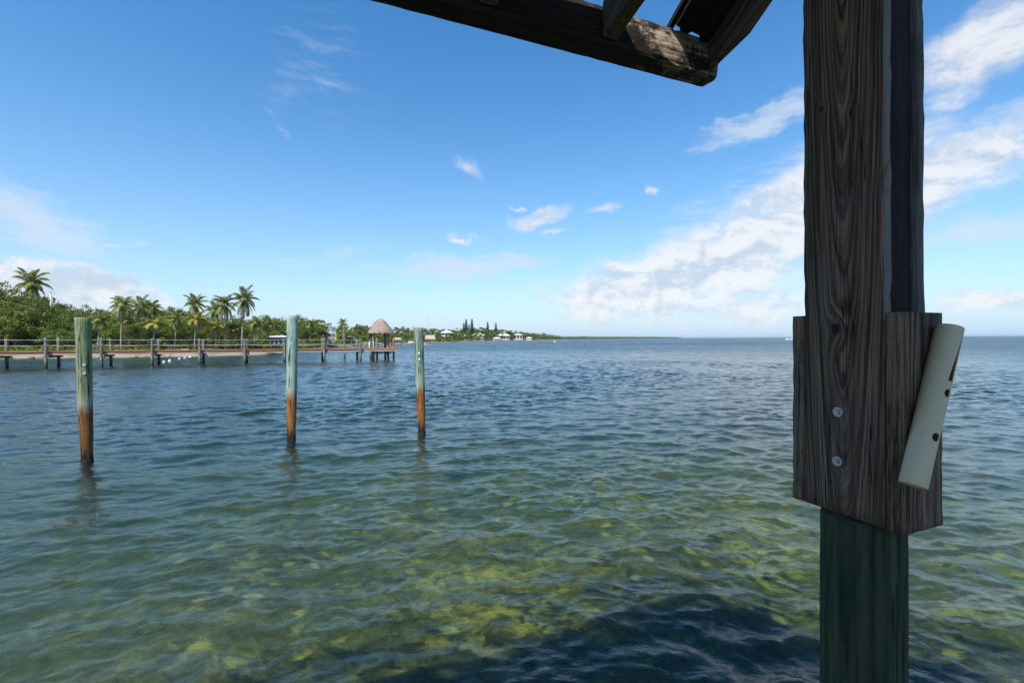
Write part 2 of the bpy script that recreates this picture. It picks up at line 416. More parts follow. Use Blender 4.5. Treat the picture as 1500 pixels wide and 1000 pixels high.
def mat_water():
    m, t = material('sea_water')
    P = worldpos(t)
    at = t.new('ShaderNodeAttribute', attribute_name='open_water'); far = at.outputs['Fac']
    # small ripples everywhere, larger wind waves where the mesh no longer carries them
    q = t.mapping(P, (1, 1.25, 0))
    r1 = t.noise(q, 9.0, 3, 0.55, 0.35)
    r2 = t.noise(t.mapping(P, (0.55, 1.3, 0), rot=(0, 0, 0.22)), 1.1, 4, 0.6, 0.5)
    r3 = t.noise(t.mapping(P, (0.5, 1.2, 0), rot=(0, 0, -0.3)), 0.27, 3, 0.6, 0.4)
    gust = t.noise(t.mapping(P, (0.6, 1.6, 0)), 0.045, 4, 0.6)
    amp = t.math('ADD', 0.55, t.math('MULTIPLY', gust, 0.9))
    r0 = t.noise(q, 26.0, 3, 0.6, 0.5)
    h = t.math('MULTIPLY', t.math('ADD', t.math('MULTIPLY', r1, 0.012), t.math('MULTIPLY', r0, 0.0030)), amp)
    hf = t.math('ADD', t.math('MULTIPLY', r2, 0.22), t.math('MULTIPLY', r3, 0.62))
    h = t.math('ADD', h, t.math('MULTIPLY', t.math('MULTIPLY', hf, far), amp))
    nb = t.bump(h, 1.0, 1.0)
    fr = t.new('ShaderNodeFresnel'); fr.inputs['IOR'].default_value = 1.333; t.l.new(nb, fr.inputs['Normal'])
    gl = t.new('ShaderNodeBsdfGlossy'); gl.inputs['Color'].default_value = (0.93, 0.97, 1, 1)
    t._in(gl.inputs['Roughness'], t.math('ADD', 0.03, t.math('MULTIPLY', far, 0.36))); t.l.new(nb, gl.inputs['Normal'])
    tp = t.new('ShaderNodeBsdfTransparent'); tp.inputs['Color'].default_value = (0.93, 0.97, 0.94, 1)
    rf = t.new('ShaderNodeBsdfRefraction'); rf.inputs['IOR'].default_value = 1.333; rf.inputs['Roughness'].default_value = 0.0
    rf.inputs['Color'].default_value = (0.93, 0.97, 0.94, 1); t.l.new(nb, rf.inputs['Normal'])
    tr = t.new('ShaderNodeMixShader'); tr.inputs[0].default_value = 0.42
    t.l.new(tp.outputs[0], tr.inputs[1]); t.l.new(rf.outputs[0], tr.inputs[2])
    df = t.new('ShaderNodeBsdfDiffuse'); df.inputs['Color'].default_value = (0.030, 0.070, 0.078, 1)
    mx = t.new('ShaderNodeMixShader'); t._in(mx.inputs[0], t.math('ADD', 0.10, t.math('MULTIPLY', far, 0.7)))
    t.l.new(tr.outputs[0], mx.inputs[1]); t.l.new(df.outputs[0], mx.inputs[2])
    m2 = t.new('ShaderNodeMixShader')
    # steep wavelets far out turn part of the surface away from the low sky
    st1 = t.noise(t.mapping(P, (0.35, 1.0, 0), rot=(0, 0, 0.1)), 0.55, 5, 0.7)
    st2 = t.noise(t.mapping(P, (0.3, 1.0, 0), rot=(0, 0, -0.12)), 0.06, 4, 0.65)
    st3 = t.noise(t.mapping(P, (0.4, 1.0, 0), rot=(0, 0, 0.05)), 0.016, 5, 0.7)
    stk = t.ss(t.math('ADD', t.math('ADD', t.math('MULTIPLY', st1, 0.36), t.math('MULTIPLY', st2, 0.36)), t.math('MULTIPLY', st3, 0.28)), 0.40, 0.60)
    cut = t.math('MULTIPLY', far, t.math('ADD', 0.14, t.math('MULTIPLY', stk, 0.58)))
    t._in(m2.inputs[0], t.math('MULTIPLY', fr.outputs[0], t.math('SUBTRACT', 1.0, cut)))
    t.l.new(mx.outputs[0], m2.inputs[1]); t.l.new(gl.outputs[0], m2.inputs[2])
    t.l.new(m2.outputs[0], t.out.inputs[0])
    ab = t.new('ShaderNodeVolumeAbsorption'); ab.inputs['Color'].default_value = (0.52, 0.74, 0.60, 1); ab.inputs['Density'].default_value = 0.34
    t.l.new(ab.outputs[0], t.out.inputs['Volume'])
    return m

def mat_seabed():
    m, t = material('sea_bed_sand_and_weed')
    P = worldpos(t)
    wv = t.vm('SUBTRACT', t.noise(t.mapping(P, (1, 2.2, 0), rot=(0, 0, 0.25)), 2.6, 2, 0.5, color=True), (0.5, 0.5, 0.5))
    Q = t.vm('ADD', P, t.vm('MULTIPLY', wv, (0.32, 0.22, 0)))
    big = t.noise(P, 0.33, 3, 0.55)
    med = t.noise(Q, 2.2, 5, 0.66)
    vo = t.new('ShaderNodeTexVoronoi'); vo.feature = 'F1'
    t._in(vo.inputs['Vector'], Q); vo.inputs['Scale'].default_value = 2.1
    cell = vo.outputs['Distance']
    weed = t.ss(t.math('ADD', t.math('MULTIPLY', med, 0.7), t.math('MULTIPLY', big, 0.5)), 0.56, 0.80)
    c = t.mix(weed, (0.130, 0.140, 0.060), (0.68, 0.57, 0.11))
    c = t.mix(t.math('MULTIPLY', t.ss(t.noise(Q, 4.2, 6, 0.7), 0.44, 0.60), 0.9), c, (0.050, 0.058, 0.022))
    c = t.mix(t.math('MULTIPLY', t.ss(t.math('ADD', cell, t.math('MULTIPLY', t.math('SUBTRACT', med, 0.5), 0.7)), 0.24, 0.04), 0.8), c, (0.72, 0.64, 0.20))
    fine = t.noise(Q, 17.0, 4, 0.7)
    c = t.mix(t.math('MULTIPLY', t.ss(fine, 0.42, 0.62), 0.55), c, t.mix(0.65, c, (0.02, 0.025, 0.008)))
    x, y, z = t.xyz(P)
    ctr = t.vm('LENGTH', t.vm('MULTIPLY', t.vm('SUBTRACT', P, (2.4, 6.0, 0)), (0.14, 0.18, 0)))
    grass = t.ss(t.math('ADD', ctr, t.math('MULTIPLY', t.math('SUBTRACT', big, 0.5), 1.6)), 0.75, 1.25)
    c = t.mix(t.math('MULTIPLY', grass, 0.66), c, t.mix(med, (0.026, 0.038, 0.024), (0.105, 0.125, 0.055)))
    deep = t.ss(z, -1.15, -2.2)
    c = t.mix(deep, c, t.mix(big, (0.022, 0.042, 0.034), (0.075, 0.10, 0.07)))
    principled(t, c, 0.9, t.bump(t.math('ADD', med, cell), 0.6, 0.12), 0.1)
    return m

def mat_land():
    m, t = material('shore_sand_and_scrub')
    P = worldpos(t); x, y, z = t.xyz(P)
    n = t.noise(P, 0.35, 5, 0.65); n2 = t.noise(P, 2.5, 4, 0.6)
    sand = t.mix(n2, (0.20, 0.17, 0.12), (0.35, 0.31, 0.24))
    gr = t.mix(n2, (0.035, 0.06, 0.018), (0.09, 0.11, 0.035))
    f = t.ss(t.math('ADD', z, t.math('MULTIPLY', t.math('SUBTRACT', n, 0.5), 0.9)), 0.42, 0.75)
    c = t.mix(f, sand, gr)
    c = t.mix(t.ss(z, 0.14, 0.0), c, (0.12, 0.10, 0.07))
    principled(t, c, 0.95, t.bump(n2, 0.4, 0.08), 0.1)
    return m

def mat_thatch(name='dry_palm_thatch', a=(0.56, 0.45, 0.36), b=(0.25, 0.19, 0.145)):
    m, t = material(name)
    P = objco(t)
    n = t.noise(t.vm('MULTIPLY', P, (1, 1, 0.25)), 16, 5, 0.7); n2 = t.noise(P, 2.5, 3, 0.6)
    c = t.mix(t.ss(n, 0.35, 0.68), b, a); c = t.mix(t.math('MULTIPLY', t.ss(n2, 0.5, 0.72), 0.5), c, (0.58, 0.49, 0.42))
    principled(t, c, 0.95, t.bump(n, 1.0, 0.08), 0.1)
    return m

# near post frame ------------------------------------------------
YAW = R(22)
U = Vector((math.cos(YAW), math.sin(YAW), 0)); V_ = Vector((-math.sin(YAW), math.cos(YAW), 0))
NC = Vector((1.179, 1.375, 0))                       # nearest lower corner of the block cluster (plan)
PC = NC + U * 0.105 + V_ * 0.1765                    # axis of the near piling
MH = Matrix(((U.x, V_.x, 0, PC.x), (U.y, V_.y, 0, PC.y), (0, 0, 1, 0), (0, 0, 0, 1)))
MHi = MH.inverted()
def hut_hit(px, py, axis, val):
    """where the photo ray meets a plane of the shelter's own frame"""
    o = MHi @ CAM; d = MHi.to_3x3() @ ray(px, py)
    return o + d * ((val - o[axis]) / d[axis])
_k = [hut_hit(1224, 482, 0, -0.108), hut_hit(1246, 165, 0, -0.108), hut_hit(1203, 160, 0, -0.108), hut_hit(1246, 395, 0, -0.108)]
KNOTS = [(_k[0].y, _k[0].z, 0.020, 0.034, 0.013), (_k[1].y, _k[1].z, 0.008, 0.012, 0.004), (_k[2].y, _k[2].z, 0.012, 0.014, 0.004)]

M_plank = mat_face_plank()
M_block = mat_wood('weathered_block_wood', (0, 0, 1), (0.020, 0.0125, 0.008), (0.255, 0.165, 0.105), 0.013)
M_post = mat_wood('dark_post_wood', (0, 0, 1), (0.007, 0.0055, 0.005), (0.026, 0.020, 0.017), 0.012)
M_edge = mat_wood('grey_plank_wood', (0, 0, 1), (0.035, 0.03, 0.027), (0.17, 0.15, 0.14), 0.02)
M_beam = mat_wood('pale_beam_painted_shade', (1, 0, 0), (0.024, 0.016, 0.010), (0.60, 0.46, 0.32), 0.02, shade_tint=(0.006, 0.005, 0.004))  # shade along the beam is painted near-black over pale wood
SL = 0.60                                              # roof slope
M_raft = mat_wood('rafter_wood', (0, -1, SL), (0.022, 0.016, 0.012), (0.19, 0.145, 0.11), 0.012)
M_sheath = mat_wood('dark_roof_board', (1, 0, 0), (0.008, 0.007, 0.006), (0.035, 0.029, 0.025), 0.02)  # near-black brown all over, grain along the eave
M_deck = mat_wood('deck_board', (1, 0, 0), (0.05, 0.045, 0.04), (0.16, 0.14, 0.13), 0.02)
M_nearpile = mat_piling('near_green_piling', ((0.058, 0.088, 0.048), (0.020, 0.029, 0.016), (0.070, 0.058, 0.028)), ((0.10, 0.07, 0.03), (0.05, 0.04, 0.02)), 0.30, 0.05, 0.0)
M_bolt = mat_plain('galvanised_steel', (0.36, 0.36, 0.36), 0.45, 0.5, 0.2, 60, 0.6)
M_leaf = mat_leaf('broad_leaves', (0.125, 0.175, 0.022), (0.225, 0.265, 0.042), (0.29, 0.28, 0.075), 0.42)
M_leafd = mat_leaf('dark_leaves', (0.085, 0.140, 0.022), (0.165, 0.215, 0.040), (0.22, 0.24, 0.06), 0.38)
M_palm = mat_leaf('palm_fronds', (0.16, 0.20, 0.045), (0.31, 0.32, 0.09), (0.45, 0.39, 0.13), 0.42, 0.5)
M_palmy = mat_leaf('yellowing_palm_fronds', (0.19, 0.21, 0.045), (0.37, 0.32, 0.07), (0.48, 0.36, 0.10), 0.42, 0.5)
M_dead = mat_leaf('dead_palm_fronds', (0.26, 0.19, 0.10), (0.40, 0.31, 0.18), None, 0.3)
M_pine = mat_leaf('pine_needles', (0.020, 0.045, 0.018), (0.035, 0.065, 0.025), None, 0.2)
M_bark = mat_wood('bark', (0, 0, 1), (0.07, 0.055, 0.042), (0.22, 0.18, 0.145), 0.1)
M_palmbark = mat_wood('palm_bark', (0, 0, 1), (0.20, 0.17, 0.14), (0.42, 0.37, 0.31), 0.15)
M_thatch = mat_thatch()
M_white = mat_plain('white_paint', (0.78, 0.78, 0.76), 0.5, 0.4, 0.04, 3)
M_cream = mat_plain('pale_render', (0.50, 0.48, 0.44), 0.8, 0.2, 0.08, 2)
M_glassd = mat_plain('dark_window_glass', (0.03, 0.04, 0.05), 0.15, 0.6, 0.1, 2)
M_greyw = mat_plain('grey_siding', (0.33, 0.35, 0.38), 0.7, 0.3, 0.1, 3)
M_navy = mat_plain('dark_blue_hull_paint', (0.02, 0.03, 0.06), 0.3, 0.5, 0.1, 3)
M_red = mat_plain('red_vinyl', (0.62, 0.03, 0.02), 0.5, 0.4, 0.08, 6)
M_yellow = mat_plain('yellow_plastic', (0.75, 0.42, 0.02), 0.5, 0.4, 0.08, 6)
M_float = mat_plain('white_float_foam', (0.80, 0.80, 0.78), 0.6, 0.3, 0.05, 8)
M_rope = mat_plain('weathered_rope', (0.36, 0.33, 0.29), 0.9, 0.1, 0.2, 30)
M_pierpost = mat_piling('pier_post_wood', ((0.23, 0.25, 0.19), (0.16, 0.17, 0.13), (0.30, 0.27, 0.21)), ((0.14, 0.20, 0.15), (0.10, 0.14, 0.11)), 0.55, 0.06)
M_pierdeck = mat_wood('red_brown_pier_boards', (0, 1, 0), (0.30, 0.125, 0.065), (0.47, 0.215, 0.115), 0.15)
M_pieredge = mat_wood('pale_pier_stringer', (1, 0, 0), (0.30, 0.26, 0.22), (0.50, 0.45, 0.39), 0.12)
M_piercap = mat_wood('dark_pier_cap', (0, 1, 0), (0.10, 0.09, 0.075), (0.22, 0.20, 0.17), 0.1)
M_conc = mat_plain('pale_concrete', (0.52, 0.48, 0.41), 0.9, 0.1, 0.2, 1.5)
M_rock = mat_plain('shore_rock', (0.22, 0.19, 0.155), 0.9, 0.15, 0.35, 1.2)

# ------------------------------------------------------------------ sea, sea bed, land
def waves(X, Y, lmin=0.0):
    rng = np.random.default_rng(11)
    N = 130
    lam = np.exp(rng.uniform(math.log(0.09), math.log(2.4), N))
    th = rng.normal(0.0, 0.62, N) + np.where(rng.random(N) < 0.5, 0.28, -0.30)
    ph = rng.uniform(0, 2 * math.pi, N)
    env = np.clip((2.3 - lam) / 1.7, 0.22, 1) * np.clip(lam / 0.2, 0.6, 1)
    sl_ = 0.0252 * env
    dx = np.zeros_like(X); dy = np.zeros_like(X); dz = np.zeros_like(X)
    # slow patchiness of the short waves
    g = 1.0 + 0.35 * np.sin(X * 0.31 + 1.3 * np.sin(Y * 0.21)) * np.sin(Y * 0.27 + 0.8 * np.sin(X * 0.17 + 2))
    for i in range(N):
        if lam[i] < lmin: continue
        k = 2 * math.pi / lam[i]; kx, ky = k * math.sin(th[i]), -k * math.cos(th[i])
        a = sl_[i] / k
        f = (kx * X + ky * Y + ph[i]).astype(np.float32)
        s_, c_ = np.sin(f), np.cos(f)
        amp = a * (g if lam[i] < 1.2 else 1.0)
        dz += amp * c_; q = 0.8 * amp
        dx -= q * (kx / k) * s_; dy -= q * (ky / k) * s_
    return dx, dy, dz

def build_water():
    rr = [0.0, 0.35, 0.7, 1.0]; r = 1.2
    while r < 46:
        rr.append(r); r += min(max(r * r * 0.0006, 0.012), 0.07)
    n_near = len(rr)
    while r < 150:
        rr.append(r); r += 0.30
    n_mid = len(rr); step = 0.5
    while r < 24000:
        rr.append(r); step *= 1.10; r += step
    rr = np.array(rr, dtype=np.float64)
    az = np.concatenate([np.linspace(-56, 56, 1080), np.linspace(56, 304, 56)[1:-1]]) * math.pi / 180
    A, Rr = np.meshgrid(az, rr)
    X = (np.sin(A) * Rr).astype(np.float32); Y = (np.cos(A) * Rr).astype(np.float32)
    dx = np.zeros_like(X); dy = np.zeros_like(X); dz = np.zeros_like(X)
    i0 = n_near
    dx[:i0], dy[:i0], dz[:i0] = waves(X[:i0], Y[:i0])
    ib = int(np.searchsorted(rr, 24)); wl = np.clip((46 - Rr[ib:i0]) / 22, 0, 1).astype(np.float32)
    for arr, lo in zip((dx, dy, dz), waves(X[ib:i0], Y[ib:i0], 0.62)): arr[ib:i0] = arr[ib:i0] * wl + lo * (1 - wl)
    a, b, c = waves(X[i0:n_mid], Y[i0:n_mid], 0.62)
    fade = np.clip((150 - Rr[i0:n_mid]) / 12, 0, 1).astype(np.float32)
    dx[i0:n_mid], dy[i0:n_mid], dz[i0:n_mid] = a * fade, b * fade, c * fade
    Vv = np.stack([X + dx, Y + dy, dz], -1).reshape(-1, 3)
    nr, nc = X.shape
    idx = np.arange(nr * nc).reshape(nr, nc)
    nx = np.roll(idx, -1, axis=1)
    Fq = np.stack([idx[:-1], nx[:-1], nx[1:], idx[1:]], -1).reshape(-1, 4)
    me = np_mesh('water', Vv, Fq, mat_water())
    at = me.attributes.new('open_water', 'FLOAT', 'POINT')
    fr = np.clip((Rr - 34) / 120, 0, 1); fr = fr ** 0.8
    at.data.foreach_set('value', fr.astype(np.float32).ravel())
    o = bpy.data.objects.new('water', me); COL.objects.link(o)
    tag(o, 'rippled clear blue-green sea water reaching the horizon', kind='structure')
build_water()

def build_seabed():
    rr = [0.0]; r = 0.5
    while r < 24000:
        rr.append(r); r += max(0.06, r * 0.045)
    rr = np.array(rr); az = np.linspace(-math.pi, math.pi, 240, endpoint=False)
    A, Rr = np.meshgrid(az, rr); X = np.sin(A) * Rr; Y = np.cos(A) * Rr
    rng = np.random.default_rng(5); h = np.zeros_like(X)
    for i in range(40):
        l = math.exp(rng.uniform(math.log(0.5), math.log(6))); t_ = rng.uniform(0, 6.28); k = 6.283 / l
        h += 0.010 * l ** 0.7 * np.cos(k * (X * math.cos(t_) + Y * math.sin(t_)) + rng.uniform(0, 6.28)) * (Rr < 60)
    z = -0.85 - 0.055 * np.clip(Rr - 4, 0, 16) - 0.03 * np.clip(Rr - 20, 0, 80)
    Vv = np.stack([X, Y, z + h], -1).reshape(-1, 3); nr, nc = X.shape
    idx = np.arange(nr * nc).reshape(nr, nc); nx = np.roll(idx, -1, 1)
    Fq = np.stack([idx[:-1], nx[:-1], nx[1:], idx[1:]], -1).reshape(-1, 4)
    o = bpy.data.objects.new('sea_bed', np_mesh('sea_bed', Vv, Fq, mat_seabed())); COL.objects.link(o)
    tag(o, 'shallow sea bed of sand and yellow-green weed under the water', kind='structure')
build_seabed()

SHORE_X = [-700, -250, -60, 0, 150, 300, 380, 420, 450, 480, 530, 600, 660, 720, 800, 832]
SHORE_D = [40, 50, 57, 59, 61, 64, 69, 78, 98, 135, 170, 225, 340, 430, 640, 860]
def shore_d(px): return float(np.interp(px, SHORE_X, SHORE_D))
M_land = mat_land()
def build_land():
    pxs = np.concatenate([np.linspace(-700, 380, 60), np.linspace(390, 840, 120)])
    offs = [(-0.10, -1.2), (-0.012, -0.12), (0.0, 0.03), (0.025, 0.32), (0.06, 0.55), (0.12, 0.8), (0.3, 1.2), (0.8, 1.6), (2.0, 2.2), (3.0, -2)]
    random.seed(3); vs = []; fs = []
    for i, px in enumerate(pxs):
        d0 = shore_d(px) if px < 832 else 860 + (px - 832) * 40
        d0 *= 1 + 0.010 * math.sin(px * 0.13) + 0.007 * math.sin(px * 0.41 + 1)
        for j, (k, z) in enumerate(offs):
            g = ray(px, YH(px)); p = CAM + g * d0 * (1 + k * (1.0 if px < 780 else max(0.05, (840 - px) / 60)))
            vs.append((p.x, p.y, z + (0.10 * random.uniform(-1, 1) if j > 3 else 0.0)))
    n = len(offs)
    for i in range(len(pxs) - 1):
        for j in range(n - 1):
            a = i * n + j; fs.append((a, a + n, a + n + 1, a + 1))
    o = MB().add(vs, fs).build('shore_ground', M_land, None, True)
    tag(o, 'low sandy shore with scrub curving away to the right', kind='structure')
build_land()

# ------------------------------------------------------------------ the near shelter
def rough_plank(a, b, axis_len=2, seg=60, jit=0.0025, seed=1):
    """box subdivided along its length, its corners waney by a few millimetres"""
    rnd = random.Random(seed); mb = MB(); L0, L1 = a[axis_len], b[axis_len]
    o = [i for i in range(3) if i != axis_len]
    cs = [(a[o[0]], a[o[1]]), (b[o[0]], a[o[1]]), (b[o[0]], b[o[1]]), (a[o[0]], b[o[1]])]
    cx = [(a[o[0]] + b[o[0]]) / 2, (a[o[1]] + b[o[1]]) / 2]
    ph = [[rnd.uniform(0, 6.28) for _ in range(6)] for _ in cs]
    vs = []; ch = 0.004
    ring = []
    for k in range(4):
        p, q0, q1 = cs[k], cs[k - 1], cs[(k + 1) % 4]
        d0 = ((q0[0] - p[0]), (q0[1] - p[1])); l0 = math.hypot(*d0); d1 = ((q1[0] - p[0]), (q1[1] - p[1])); l1 = math.hypot(*d1)
        ring.append((k, (p[0] + d0[0] / l0 * ch, p[1] + d0[1] / l0 * ch))); ring.append((k, (p[0] + d1[0] / l1 * ch, p[1] + d1[1] / l1 * ch)))
    for i in range(seg + 1):
        t = L0 + (L1 - L0) * i / seg
        for k, (p0, p1) in ring:
            e = sum(math.sin(t * f + ph[k][j]) for j, f in enumerate((9, 23, 41, 60))) * jit * 0.40 + rnd.uniform(-1, 1) * jit * 0.10
            dx, dy = p0 - cx[0], p1 - cx[1]; l = math.hypot(dx, dy)
            c = [0, 0, 0]; c[axis_len] = t; c[o[0]] = p0 + dx / l * e; c[o[1]] = p1 + dy / l * e; vs.append(c)
    fs = []
    for i in range(seg):
        for k in range(8):
            x, y = i * 8 + k, i * 8 + (k + 1) % 8; fs.append((x, y, y + 8, x + 8))
    fs += [tuple(range(7, -1, -1)), tuple(seg * 8 + k for k in range(8))]
    return mb.add(vs, fs)

shelter = thing('dock_shelter', 'dark weathered timber shelter with a knotty post and broken roof corner overhead', 'shelter', tuple(PC), YAW)
ZB = 1.60
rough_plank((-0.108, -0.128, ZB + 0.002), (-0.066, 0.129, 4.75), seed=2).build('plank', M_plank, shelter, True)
rough_plank((0.073, -0.128, ZB + 0.004), (0.110, 0.129, 4.75), seed=3).build('plank', M_edge, shelter, True)
rough_plank((-0.063, -0.112, ZB + 0.03), (0.070, 0.112, 4.70), seed=4, jit=0.002).build('post', M_post, shelter, True)
zt = hut_hit(1322, 456.5, 1, -0.177).z
rough_plank((-0.104, -0.177, ZB - 0.003), (0.107, -0.131, zt), seg=30, seed=5).build('block', M_block, shelter, True)
rough_plank((-0.102, 0.132, ZB + 0.001), (0.107, 0.178, zt + 0.003), seg=30, seed=6).build('block', M_block, shelter, True)
# piling under the post
def piling_mb(p0, p1, r0, r1, seed, n=28, rows=60, waist=True, z_w=0.0):
    rnd = random.Random(seed); ph = [rnd.uniform(0, 6.28) for _ in range(9)]
    vs = []; fs = []; p0, p1 = Vector(p0), Vector(p1)
    for i in range(rows + 1):
        f = i / rows; c = p0.lerp(p1, f); r = r0 + (r1 - r0) * f
        if waist:
            r *= 1 - 0.16 * math.exp(-((c.z - 0.16) / 0.20) ** 2) - 0.05 * math.exp(-((c.z - 0.6) / 0.35) ** 2)
        for k in range(n):
            a = 2 * math.pi * k / n
            e = 1 + 0.022 * math.sin(2 * a + ph[0]) + 0.015 * math.sin(3 * a + ph[1] + c.z * 0.6) + 0.012 * math.sin(5 * a + ph[2] - c.z) \
                + 0.010 * math.sin(9 * a + ph[3] + 2 * c.z) + 0.012 * math.sin(a + ph[4] + c.z * 2.1) + rnd.uniform(-1, 1) * 0.006
            vs.append((c.x + r * e * math.cos(a), c.y + r * e * math.sin(a), c.z))
    for i in range(rows):
        for k in range(n):
            x, y = i * n + k, i * n + (k + 1) % n; fs.append((x, y, y + n, x + n))
    # bevelled top
    b = rows * n; top = len(vs)
    for k in range(n):
        q = Vector(vs[b + k]); c = p1; vs.append(tuple(c + (q - c) * 0.93 + Vector((0, 0, r1 * 0.08))))
    for k in range(n): fs.append((b + k, b + (k + 1) % n, top + (k + 1) % n, top + k))
    fs.append(tuple(top + k for k in range(n)))
    return MB().add(vs, fs)
piling_mb((0, 0, -1.4), (0, 0, ZB - 0.02), 0.126, 0.122, 3, waist=False).build('piling', M_nearpile, shelter, True)
for (bx, by) in ((1228, 603), (1227, 675)):
    p = hut_hit(bx, by, 0, -0.1085)
    mb = MB()
    for (rad, x0, x1, n) in ((0.0165, 0.0, 0.004, 20), (0.0085, 0.0041, 0.011, 6)):
        vs = [(p.x - xx, p.y + rad * math.cos(2 * math.pi * k / n + .3), p.z + rad * math.sin(2 * math.pi * k / n + .3)) for xx in (x0, x1) for k in range(n)]
        mb.add(vs, [tuple(range(n)), tuple(range(2 * n - 1, n - 1, -1))] + [(k, k + n, (k + 1) % n + n, (k + 1) % n) for k in range(n)])
    mb.build('bolt', M_bolt, shelter)

# roof: eave beam, rafters, boards (own frame of the shelter; roof plane rises towards -y)
BZ = CAM.z + 1.40                                       # underside of the beam
e1 = MHi @ WZ(1041, 132, BZ); e0 = MHi @ WZ(545, 0, BZ)
EV = (e1.y + e0.y) / 2; UE = e1.x - 0.055                       # outer lower edge and its end
BW, BH = 0.10, 0.205
def beam_mesh():
    sec = [(-BW, 0.03), (-BW + 0.006, 0.010), (-BW + 0.02, 0.0), (0, 0), (0.004, BH * .5), (0, BH), (-BW + 0.02, BH), (-BW + 0.004, BH - 0.02), (-BW - 0.004, 0.12)]
    rnd = random.Random(8); n = len(sec); vs = []; fs = []; x0, x1, S = -5.2, UE, 110
    for i in range(S + 1):
        x = x0 + (x1 - x0) * i / S
        for k, (y, z) in enumerate(sec):
            e = 0.0035 if k not in (3,) else 0.001
            vs.append((x + (rnd.uniform(-.012, .004) if i == S else 0), EV + y + rnd.uniform(-e, e), BZ + z + rnd.uniform(-e, e)))
    for i in range(S):
        for k in range(n):
            a, b = i * n + k, i * n + (k + 1) % n; fs.append((a, a + n, b + n, b))
    fs += [tuple(range(n)), tuple(S * n + k for k in range(n - 1, -1, -1))]
    return MB().add(vs, fs)
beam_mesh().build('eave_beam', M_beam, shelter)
RT = BZ + BH + 0.0                                      # roof plane height at the beam's inner face
YI = EV - BW - 0.006
YR = -1.9                                               # ridge
RD = 0.22
nrm = Vector((0, SL, 1)).normalized(); rdir = Vector((0, -1, SL)).normalized()
def roofpt(x, t, off=0.0):
    """point on the roof plane: x along the eave, t metres up the slope from the beam, off above it"""
    p = Vector((x, YI, RT)) + rdir * t + nrm * off
    return p
LR = (YI - YR) / (-rdir.y)
def rafter(x, th, depth=RD, seed=0):
    mb = MB(); rnd = random.Random(seed); S = 24; vs = []; fs = []
    for i in range(S + 1):
        t = LR * i / S
        for (dx, off) in ((-th / 2, -depth), (th / 2, -depth), (th / 2, -0.004), (-th / 2, -0.004)):
            p = roofpt(x + dx + rnd.uniform(-.0015, .0015), t, off + rnd.uniform(-.002, .002))
            if i == 0: p.y = YI - 0.002 - rnd.uniform(0, .006); p.z = RT + nrm.z * off + (0.02 if off < -.1 else 0)
            vs.append(p)
    for i in range(S):
        for k in range(4):
            a, b = i * 4 + k, i * 4 + (k + 1) % 4; fs.append((a, b, b + 4, a + 4))
    fs += [(3, 2, 1, 0), tuple(S * 4 + k for k in range(4))]
    return mb.add(vs, fs)
XR = UE - 0.062
rx = [XR] + [XR - 0.02 - 0.615 * k for k in range(1, 8)]
for i, x in enumerate(rx): rafter(x, 0.042 if i == 0 else 0.075, seed=i).build('rafter', M_raft, shelter)
# ridge and far slope (over the photographer)
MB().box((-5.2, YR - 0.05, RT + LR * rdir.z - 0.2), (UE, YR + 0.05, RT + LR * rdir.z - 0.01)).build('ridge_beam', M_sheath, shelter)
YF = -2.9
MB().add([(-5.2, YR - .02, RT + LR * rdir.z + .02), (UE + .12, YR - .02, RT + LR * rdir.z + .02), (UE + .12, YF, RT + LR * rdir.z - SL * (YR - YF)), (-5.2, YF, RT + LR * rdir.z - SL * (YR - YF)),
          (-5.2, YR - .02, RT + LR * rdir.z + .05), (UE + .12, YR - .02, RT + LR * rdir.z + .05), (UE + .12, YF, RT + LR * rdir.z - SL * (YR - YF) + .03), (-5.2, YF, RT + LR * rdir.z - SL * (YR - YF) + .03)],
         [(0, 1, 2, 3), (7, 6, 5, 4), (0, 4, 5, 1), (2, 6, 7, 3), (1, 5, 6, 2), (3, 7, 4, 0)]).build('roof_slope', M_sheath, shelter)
def roof_board(x0, x1, t0, t1, th=0.022, seed=0, name='roof_board', ragged=0.02, off=0.0):
    rnd = random.Random(seed); S = 14; vs = []; fs = []
    for i in range(S + 1):
        x = x0 + (x1 - x0) * i / S
        r = rnd.uniform(-ragged, ragged)
        for (t, o) in ((t0 + r, 0.0), (t1, 0.0), (t1, th), (t0 + r, th)): vs.append(roofpt(x, t, o + off))
    for i in range(S):
        for k in range(4):
            a, b = i * 4 + k, i * 4 + (k + 1) % 4; fs.append((a, a + 4, b + 4, b))
    fs += [(0, 1, 2, 3), tuple(S * 4 + k for k in range(3, -1, -1))]
    return MB().add(vs, fs).build(name, M_sheath, shelter)
x2 = rx[1]
t = 0.34
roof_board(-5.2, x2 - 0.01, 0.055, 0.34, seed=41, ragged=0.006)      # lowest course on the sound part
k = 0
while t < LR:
    t1 = min(t + 0.185, LR); roof_board(-5.2, UE + 0.02, t, t1 - 0.003, seed=50 + k, ragged=0.004); t = t1; k += 1
